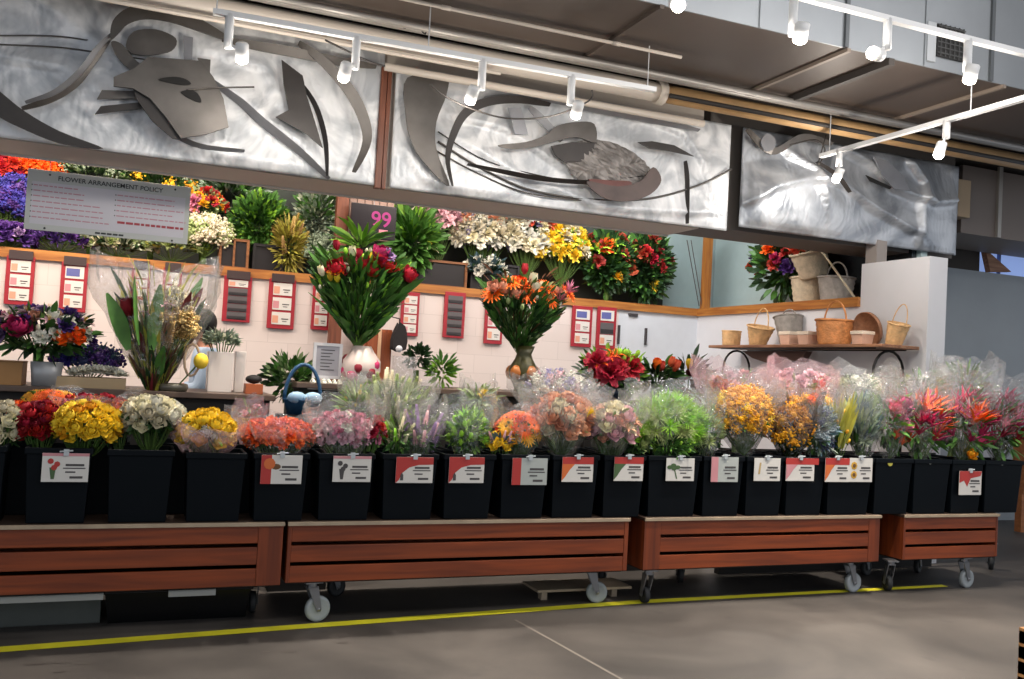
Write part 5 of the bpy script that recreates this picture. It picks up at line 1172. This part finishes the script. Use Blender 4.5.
up('green and yellow foliage peeking over the right top of the policy sign',155,182,34,14,[('pom','gold',5,8),('pom','greygreen',4,7)],(('dark',80,16,6),('green',50,16,6)),.35)
up('foliage filling the ledge behind the policy sign',95,212,60,22,[('pom','greygreen',8,8)],(('dark',120,20,8),('green',80,20,8)),.38)
up('small red, orange and yellow blooms right of the policy sign',205,208,17,17,[('carnation','pink',3,8,(-.5,.1)),('carnation','red',5,8),('carnation','gold',6,6),('carnation','orange',4,6)],(('pale',50,14,6),('dark',40,14,6)),.2)
up('cream hydrangeas right of the policy sign on the ledge',205,236,20,18,[('pom','cream',14,9),('pom','lgreen',8,9)],(('pale',60,14,5),),.1)
up('bluish green foliage at the top, right of the policy sign',232,192,30,14,[],(('silver',60,16,6),('dark',70,16,7),('green',40,16,7)),.35)
up('dense bright green leaf mass in the middle of the left ledge',260,222,27,30,[],(('green',260,14,7,-1,1),('lime',110,12,6,-.6,1),('dark',80,14,7)),.2)
up('tall yellow brown foliage plume left of the silvery leaves',289,246,13,26,[('spike','straw',6,7)],(('olive',80,18,4,-1,1),('yg',60,18,4,-1,1)),.08)
up('silvery green leaf mass left of the brown post',318,215,22,34,[],(('silver',180,13,5,-1,1),('white',110,12,4,-1,1),('green',70,14,6)),.2)
up('grey green filler low beside the brown post',322,252,17,16,[('pom','greygreen',10,7)],(('silver',80,12,3,-1,1),),.05)
up('large green lily leaves right of the number sign',414,240,20,30,[('lily','cream',2,10,(.5,-.3))],(('green',110,30,11,-1,.8),('lime',16,28,9)),.1)
up('pink and cream lilies at the top right of the number sign',438,222,22,20,[('carnation','lpink',14,10),('carnation','cream',9,9)],(('green',30,16,6),),.3)
up('cream and white blooms over the black crate',482,238,26,26,[('carnation','cream',16,10),('carnation','white',12,9),('carnation','lav',7,8),('carnation','peach',3,9)],(('dark',40,16,5),('blue',20,14,5)),.25)
up('white and cream roses behind the red tulip spire',527,240,25,34,[('carnation','white',16,10),('carnation','cream',16,10),('carnation','coral',4,9,(.4,.6)),('carnation','lav',6,8)],(('dark',40,16,5),),.25)
up('dark bluish leaves with small white blooms beside the black crate',485,272,20,14,[('carnation','white',7,7)],(('blue',40,16,6),('dark',40,16,6)),.1)
up('sunny yellow blooms at the top right of the middle ledge',562,252,26,28,[('mum','yellow',20,9),('carnation','yellow',10,8),('carnation','cream',6,9)],(('lime',50,14,6),('green',30,14,6)),.2)
up('dark green wreath with orange blooms and lime leaves right of the yellow blooms',608,262,26,32,[('lily','lime',4,11,(-.3,.3)),('carnation','rust',6,8),('carnation','orange',3,8,(-.1,.6)),('mum','gold',2,8,(.2,-.5))],(('dark',260,16,8,-1,1),('green',110,16,8,-1,1),('lime',10,20,9)),.2)
up('darkest green wreath with red blooms at the end of the long ledge',647,266,23,36,[('carnation','red',3,9,(.0,.4)),('mum','yellow',1,9,(.1,-.6)),('carnation','rust',5,8),('carnation','crim',2,9)],(('dark',330,16,8,-1,1),('green',90,18,8,-1,1)),.2)
# crates on the ledge
cr_w=wood('crate_honey','8e5c34','6b4020',.5)
def crate(label,xa,xb,ya,yb,dy,m1,div=1):
    A=oY(xa,yb,YW+dy); B=oY(xb,ya,YW+dy); z1=B.z
    t=thing('ledge_crate',label,'crate',((A.x+B.x)/2,YW+dy,ZT)); y0=YW+dy; y1=y0+.22; e=.025
    part(MB().box((A.x,y0,z1-e),(B.x,y1,z1),m1).box((A.x,y0,ZT),(B.x,y1,ZT+.012),m1).box((A.x,y0,ZT+.012),(A.x+e,y1,z1-e),m1).box((B.x-e,y0,ZT+.012),(B.x,y1,z1-e),m1),'crate_frame',t)
    part(MB().box((A.x+e,y0+.02,ZT+.012),(B.x-e,y0+.04,z1-e),mat('crate_dark','141013',.5)),'dark_panel',t)
    for i in range(1,div): x=A.x+(B.x-A.x)*i/div; part(MB().box((x-.01,y0-.002,ZT+.012),(x+.01,y0+.02,z1-e),m1),'divider',t)
crate('wooden crate with dark panels on the ledge right of the cream hydrangeas',218,250,240,268,.02,cr_w,2)
crate('black fronted low crate under the bright green leaf mass',252,284,246,270,.02,mat('crate_dark','141013',.5))
crate('wood framed black crate on the ledge right of the rose arrangement',405,468,263,288,.02,cr_w)
crate('black low crate under the white roses on the ledge',470,520,266,292,.03,mat('crate_dark','141013',.5))
# ------------------------------------------------------------ right ledge: arrangement and white bags
def rl(px,py,x=.3): return oX(px,py,XR+x)
p=rl(784,262,.24)
bouquet('flower_bunch','dark green arrangement with orange, red and purple blooms on the right ledge','flowers',None,784,264,25,38,p.y,ZT,[('carnation','orange',9,9),('carnation','gold',4,8),('carnation','coral',6,8),('carnation','magenta',4,8),('carnation','purple',6,8),('carnation','red',5,7)],(('dark',320,14,7,-1.1,1),('green',160,14,7,-1.1,1),('lime',16,15,7,.2,1)),ryd=.55,lf=.8)
wick=mat('wicker_white','cbbca2',.7,bump=.8,bscale=60,noise=.15,nscale=20); wic=mat('wicker_tan','d0a877',.65,bump=.9,bscale=55,noise=.25,nscale=18); wio=mat('wicker_orange','cf8a52',.6,bump=.9,bscale=55,noise=.25,nscale=18); wig=mat('wicker_grey','8f8a84',.7,bump=.8,bscale=60,noise=.2,nscale=18)
def basket(name,label,base,rx,h,m,flare=1.2,handle=None,hh=1.2,tilt=(0,0),grp=None,sy=.8,band=True,cat='basket'):
    t=thing(name,label,cat,base,grp)
    Mt=Matrix.Translation(base)@Euler((tilt[0],tilt[1],0)).to_matrix().to_4x4()
    def P(mb,nm,lab=None):
        inv=[tuple(Mt@Vector(v)) for v in mb.v]; mb.v=inv; return part(mb,nm,t,True,label=lab)
    pr=[]; N=10
    for i in range(N+1):
        s_=i/N; r=rx*(1/flare+(1-1/flare)*s_)*(1+.02*(-1)**i); pr.append((r,h*s_))
    pr=[(.001,0)]+pr+[(pr[-1][0]*.93,h),(pr[0][0]*.9,h*.06),(.001,h*.06)]
    P(MB().lathe(pr,m,26,None,1,sy),'basket_body')
    if band: P(MB().tube([(rx*math.cos(2*PI*i/24),rx*sy*math.sin(2*PI*i/24),h) for i in range(25)],rx*.06,m,6),'rim')
    if handle:
        ax=handle
        P(MB().tube([((rx*.96*math.cos(PI*i/16)) if ax=='x' else 0,(rx*sy*.96*math.cos(PI*i/16)) if ax=='y' else 0,h*.9+hh*h*math.sin(PI*i/16)) for i in range(17)],rx*.045,m,6),'handle')
    return t
GB='white woven bags and baskets on the right ledge'
def onl(px,py,x): q=rl(px,py,x); return q
for px,py,z,rx,h,tl,lb,m in ((810,296,ZT,.22,.27,(0,.0),'white woven basket with loop handles standing lower left on the right ledge',wick),
                    (836,294,ZT,.2,.25,(.0,.0),'white woven basket lying lower right by the leaning glass edge',wig)):
    q=onl(px,py,.28); basket('woven_basket',lb,(q.x,q.y,z),rx,h,m,1.25,'y',.75,tl,GB)
q=onl(822,275,.27); basket('woven_basket','large cream woven bag stacked on top, tilted, on the right ledge',(q.x-.05,q.y+.05,ZT+.285),.21,.27,wick,1.35,'y',.5,(0,-.35),GB)
q=onl(812,296,.2)
tag(MB().box((q.x,q.y-.16,ZT),(q.x+.3,q.y+.0,ZT+.4-.17),mat('crate_dark','141013',.5)).obj('display_block'),'dark block behind the woven baskets on the right ledge','block') if False else None
A=oX(862,292,XR+.12); B=oX(820,225,XR+.12)
tag(MB().tube([(XR+.06,A.y+.02,ZT),(XR+.06,B.y,ZT+.62)],.012,mat('glass_edge','a8977f',.3,.2),6).obj('leaning_rod'),'thin pale slanting edge strip leaning across the baskets on the right ledge','strip')
# ------------------------------------------------------------ basket shelf along the return wall
ZS=oX(800,345,XR-.35).z; ya=oX(712,350,XR-.4).y; yb=oX(900,346,XR-.25).y
shw=wood('shelf_wood','9a6f52','6f4a34',.6,1)
t=thing('basket_shelf','rough brown board shelf on a black metal rack, full of baskets','shelf',(XR-.3,yb,0))
part(MB().box((XR-.45,yb,ZS-.03),(XR-.03,ya,ZS),shw),'shelf_board',t,bevel=.006)
blk=mat('black_metal','1c1a1b',.4,.5)
for y in (yb+.12,ya-.25):
    for s_,n_ in ((-.42,'rack_arch'),):
        pts=[(XR-.42,y,0),(XR-.42,y,ZS-.25)]+[(XR-.42+.34*.5*(1-math.cos(PI*i/10)),y,ZS-.25+.2*math.sin(PI*i/10)) for i in range(1,10)]+[(XR-.08,y,ZS-.25),(XR-.08,y,0)]
        part(MB().tube(pts,.012,blk,8),'rack_arch',t,True)
mb=MB()
for z in (ZS-.035,ZS-.28,ZS-.5): mb.tube([(XR-.42,yb+.1,z),(XR-.42,ya-.2,z)],.007,blk,6); mb.tube([(XR-.08,yb+.1,z),(XR-.08,ya-.2,z)],.007,blk,6)
part(mb,'long_rods',t,True)
mb=MB(); n=16
for i in range(n): y=yb+.15+(ya-yb-.4)*i/(n-1); mb.tube([(XR-.4,y,ZS-.28),(XR-.4,y,ZS-.62)],.0035,mat('grey_wire','8a8d90',.4,.6),4)
part(mb,'wire_grid',t,True)
mb=MB(); y=ya-.9
# cloth hanging under shelf
q=[oX(a,b,XR-.3) for a,b in ((742,351),(806,351),(800,362),(780,358),(770,364),(752,358))]
mb.add([(XR-.3,v.y,v.z) for v in q]+[(XR-.22,v.y,v.z) for v in q],[(0,1,2,3,4,5),(11,10,9,8,7,6)]+[(i,(i+1)%6,6+(i+1)%6,6+i) for i in range(6)],mat('dark_cloth_brown','4a332b',.8))
tag(mb.obj('hanging_cloth'),'dark brown cloth hanging under the basket shelf','cloth')
GS='baskets on the brown shelf'
def sb(px,x=.25): q=oX(px,347,XR-x); return q
def K(px,x=.25): q=sb(px,x); r=ray(px,347); return q.x/r.x if r.x else 0
for (px,w_,h,m,fl,hd,hh,tl,x,nm,lb) in (
 (731,17,13,wic,1.1,None,0,(0,0),.3,'woven_basket','small low tan basket at the back left end of the shelf'),
 (757,24,17,wic,1.7,'y',1.1,(.25,0),.3,'woven_basket','flared tan basket with thin arched handle, second on the shelf'),
 (791,26,27,wig,1.4,'y',.35,(-.2,.0),.12,'woven_basket','grey brown rounded basket at the wall behind the pale boxes'),
 (834,34,22,wio,1.2,'y',.9,(0,0),.26,'woven_basket','tall orange wicker basket with high handle, brightest on the shelf'),
 (893,20,20,wic,1.4,'y',1.0,(.3,0),.2,'woven_basket','tan basket with hoop handle at the right end of the shelf')):
    q=sb(px,x); k=K(px,x); basket(nm,lb,(q.x,q.y,ZS),w_*k/2*1.2,h*k*1.12,m,fl,hd,hh,tl,GS)
for px,lb in ((790,'left one of two small pale pink boxes on the shelf'),(808,'right one of two small pale pink boxes on the shelf'),(862,'small pale box in front of the round brown tray')):
    q=sb(px,.33); k=K(px,.33); w_=16*k/2
    t=thing('small_basket',lb,'basket',(q.x,q.y,ZS),GS)
    vs=[(q.x-w_*.8,q.y-w_*.8,ZS),(q.x+w_*.8,q.y-w_*.8,ZS),(q.x+w_*.8,q.y+w_*.8,ZS),(q.x-w_*.8,q.y+w_*.8,ZS),(q.x-w_,q.y-w_,ZS+13*k),(q.x+w_,q.y-w_,ZS+13*k),(q.x+w_,q.y+w_,ZS+13*k),(q.x-w_,q.y+w_,ZS+13*k)]
    part(MB().add(vs,[(3,2,1,0),(0,1,5,4),(1,2,6,5),(2,3,7,6),(3,0,4,7),(4,5,6,7)],mat('pale_pink_box','d0a892',.6,bump=.5)),'basket_body',t)
    part(MB().box((q.x-w_*1.05,q.y-w_*1.05,ZS+10*k),(q.x+w_*1.05,q.y+w_*1.05,ZS+13.5*k),mat('pale_lace','dfd0bd',.6,bump=.5)),'lace_band',t,bevel=.004)
q=sb(868,.12); k=K(868,.12)
t=thing('round_tray','large round brown wicker tray leaning on the wall at the right of the shelf','tray',(q.x,q.y,ZS),GS)
Mt=Matrix.Translation((q.x,q.y,ZS+17*k))@Matrix.Rotation(PI/2-.25,4,'Y')
part(MB().lathe([(.001,-.012),(16.5*k,-.012),(17*k,-.03),(18*k,-.03),(17.5*k,.008),(.001,.004)],mat('wicker_brown','96694c',.65,bump=.9,bscale=55,noise=.25,nscale=18),30,Mt),'tray_disc',t,True)
# ------------------------------------------------------------ person behind the left counter
def person():
    c=oY(209,330,8.0); k=mpp(209,330,8.0); hz=c.z; sc=(hz+.11)/1.70
    X0=c.x; Y0=8.0
    t=thing('person','person with short black hair in a light blue shirt facing left behind the counter','person',(X0,Y0,0))
    skin=mat('skin','a8735a',.5); shirt=mat('shirt_blue','9fb3c9',.8); trou=mat('trousers','2b2f3a',.8); hair=mat('hair_black','100d0d',.5)
    def skinobj(name,verts,edges,rad,m,parent=t,root=0,sub=2):
        me=bpy.data.meshes.new(name); me.from_pydata([(X0*0+v[0]*sc,v[1]*sc,v[2]*sc) for v in verts],edges,[]); o=bpy.data.objects.new(name,me); C.objects.link(o); o.parent=parent
        sk=o.modifiers.new('s','SKIN'); 
        for i,r in enumerate(rad):
            sv=me.skin_vertices[0].data[i]; sv.radius=(r[0]*sc,r[1]*sc) if isinstance(r,tuple) else (r*sc,r*sc); sv.use_root=(i==root)
        o.modifiers.new('u','SUBSURF').levels=sub; o.modifiers['u'].render_levels=sub; me.materials.append(m); return o
    # faces -X; shoulders along Y; forearms reach forward (to -X)
    V=[(0,0,.95),(0,0,1.15),(-.01,0,1.35),(-.02,0,1.45),(-.04,0,1.54),(-.06,0,1.62),
       (-.01,-.17,1.40),(-.05,-.21,1.14),(-.27,-.16,1.10),(-.34,-.15,1.11),
       (-.01,.17,1.40),(-.05,.21,1.14),(-.27,.16,1.10),(-.34,.15,1.11),
       (0,-.1,.86),(-.01,-.1,.47),(.02,-.1,.08),(-.13,-.11,.03),
       (0,.1,.86),(-.01,.1,.47),(.02,.1,.08),(-.13,.11,.03)]
    E=[(0,1),(1,2),(2,3),(3,4),(4,5),(2,6),(6,7),(7,8),(8,9),(2,10),(10,11),(11,12),(12,13),(0,14),(14,15),(15,16),(16,17),(0,18),(18,19),(19,20),(20,21)]
    Rr=[(.13,.15),(.12,.13),(.12,.16),(.07,.08),.055,.085,.055,.045,.032,.03,.055,.045,.032,.03,.09,.06,.045,.035,.09,.06,.045,.035]
    body=skinobj('body',V,E,Rr,skin)
    E2=[(a,b) for a,b in E[:3]]+[(2,6),(6,7),(2,9),(9,10)]
    V2=[V[0],V[1],V[2],V[3],(-.0,0,0),(0,0,0),V[6],(-.06,-.21,1.12),(0,0,0),V[10],(-.06,.21,1.12)]
    V2=[V[0],V[1],V[2],(-.015,0,1.44),V[6],(-.055,-.21,1.13),(-.17,-.185,1.105),V[10],(-.055,.21,1.13),(-.17,.185,1.105)]
    skinobj('shirt',V2,[(0,1),(1,2),(2,3),(2,4),(4,5),(5,6),(2,7),(7,8),(8,9)],[(.15,.17),(.14,.155),(.14,.18),(.085,.1),.075,.065,.055,.075,.065,.055],shirt)
    skinobj('trousers',[V[0],V[14],V[15],V[16],V[18],V[19],V[20]],[(0,1),(1,2),(2,3),(0,4),(4,5),(5,6)],[(.145,.165),.11,.08,.065,.11,.08,.065],trou)
    hb=Vector((-.07,0,1.62))*sc; hd=MB()
    # head as shaped ball with nose, ear, eyes
    hd.ball(hb,.1*sc,skin,20,14,(.98,.78,1.18)); hd.ball(hb+Vector((-.1,0,-.01))*sc,.018*sc,skin,8,6,(1.1,.8,1.3)); hd.ball(hb+Vector((-.075,0,-.085))*sc,.03*sc,skin,10,6)
    for s_ in (-1,1): hd.ball(hb+Vector((.0,s_*.078,-.01))*sc,.022*sc,skin,8,6,(.7,.4,1.2))
    for s_ in (-1,1): hd.ball(hb+Vector((-.086,s_*.032,.012))*sc,.010*sc,mat('eye','201a18',.2),8,6)
    hd.ball(hb+Vector((-.094,0,-.052))*sc,.016*sc,mat('lips','8a4a42',.5),8,5,(.5,1.1,.4))
    o=hd.obj('head',t,True)
    hr=MB(); hr.ball(hb+Vector((.025,0,.03))*sc,.112*sc,hair,20,12,(.95,.86,1.02)); hr.ball(hb+Vector((.05,0,-.04))*sc,.085*sc,hair,14,8,(.8,.9,1.0)); hr.obj('hair',t,True)
    for s_ in (-1,1):
        w0=Vector((-.34,s_*.15,1.11))*sc; vs=[(-.04,0,0),(-.085,0,0)]
        vv=[(w0.x/sc,w0.y/sc,w0.z/sc),(w0.x/sc-.06,w0.y/sc,w0.z/sc-.005)]; ee=[(0,1)]; rd=[(.025,.018),(.035,.014)]
        for f in range(4):
            y=w0.y/sc-.027+f*.018; L_=(.06,.07,.066,.052)[f]; i0=len(vv)
            vv+=[(w0.x/sc-.09,y,w0.z/sc-.01),(w0.x/sc-.09-L_*.6,y,w0.z/sc-.025),(w0.x/sc-.09-L_,y,w0.z/sc-.05)]; ee+=[(1,i0),(i0,i0+1),(i0+1,i0+2)]; rd+=[.009,.008,.007]
        i0=len(vv); vv+=[(w0.x/sc-.03,y-s_*0-.06 if s_<0 else w0.y/sc-.04,w0.z/sc-.01),(w0.x/sc-.065,w0.y/sc-.055,w0.z/sc-.03)]; ee+=[(0,i0),(i0,i0+1)]; rd+=[.011,.008]
        skinobj('hand',vv,ee,rd,skin,body,0,1)
person()
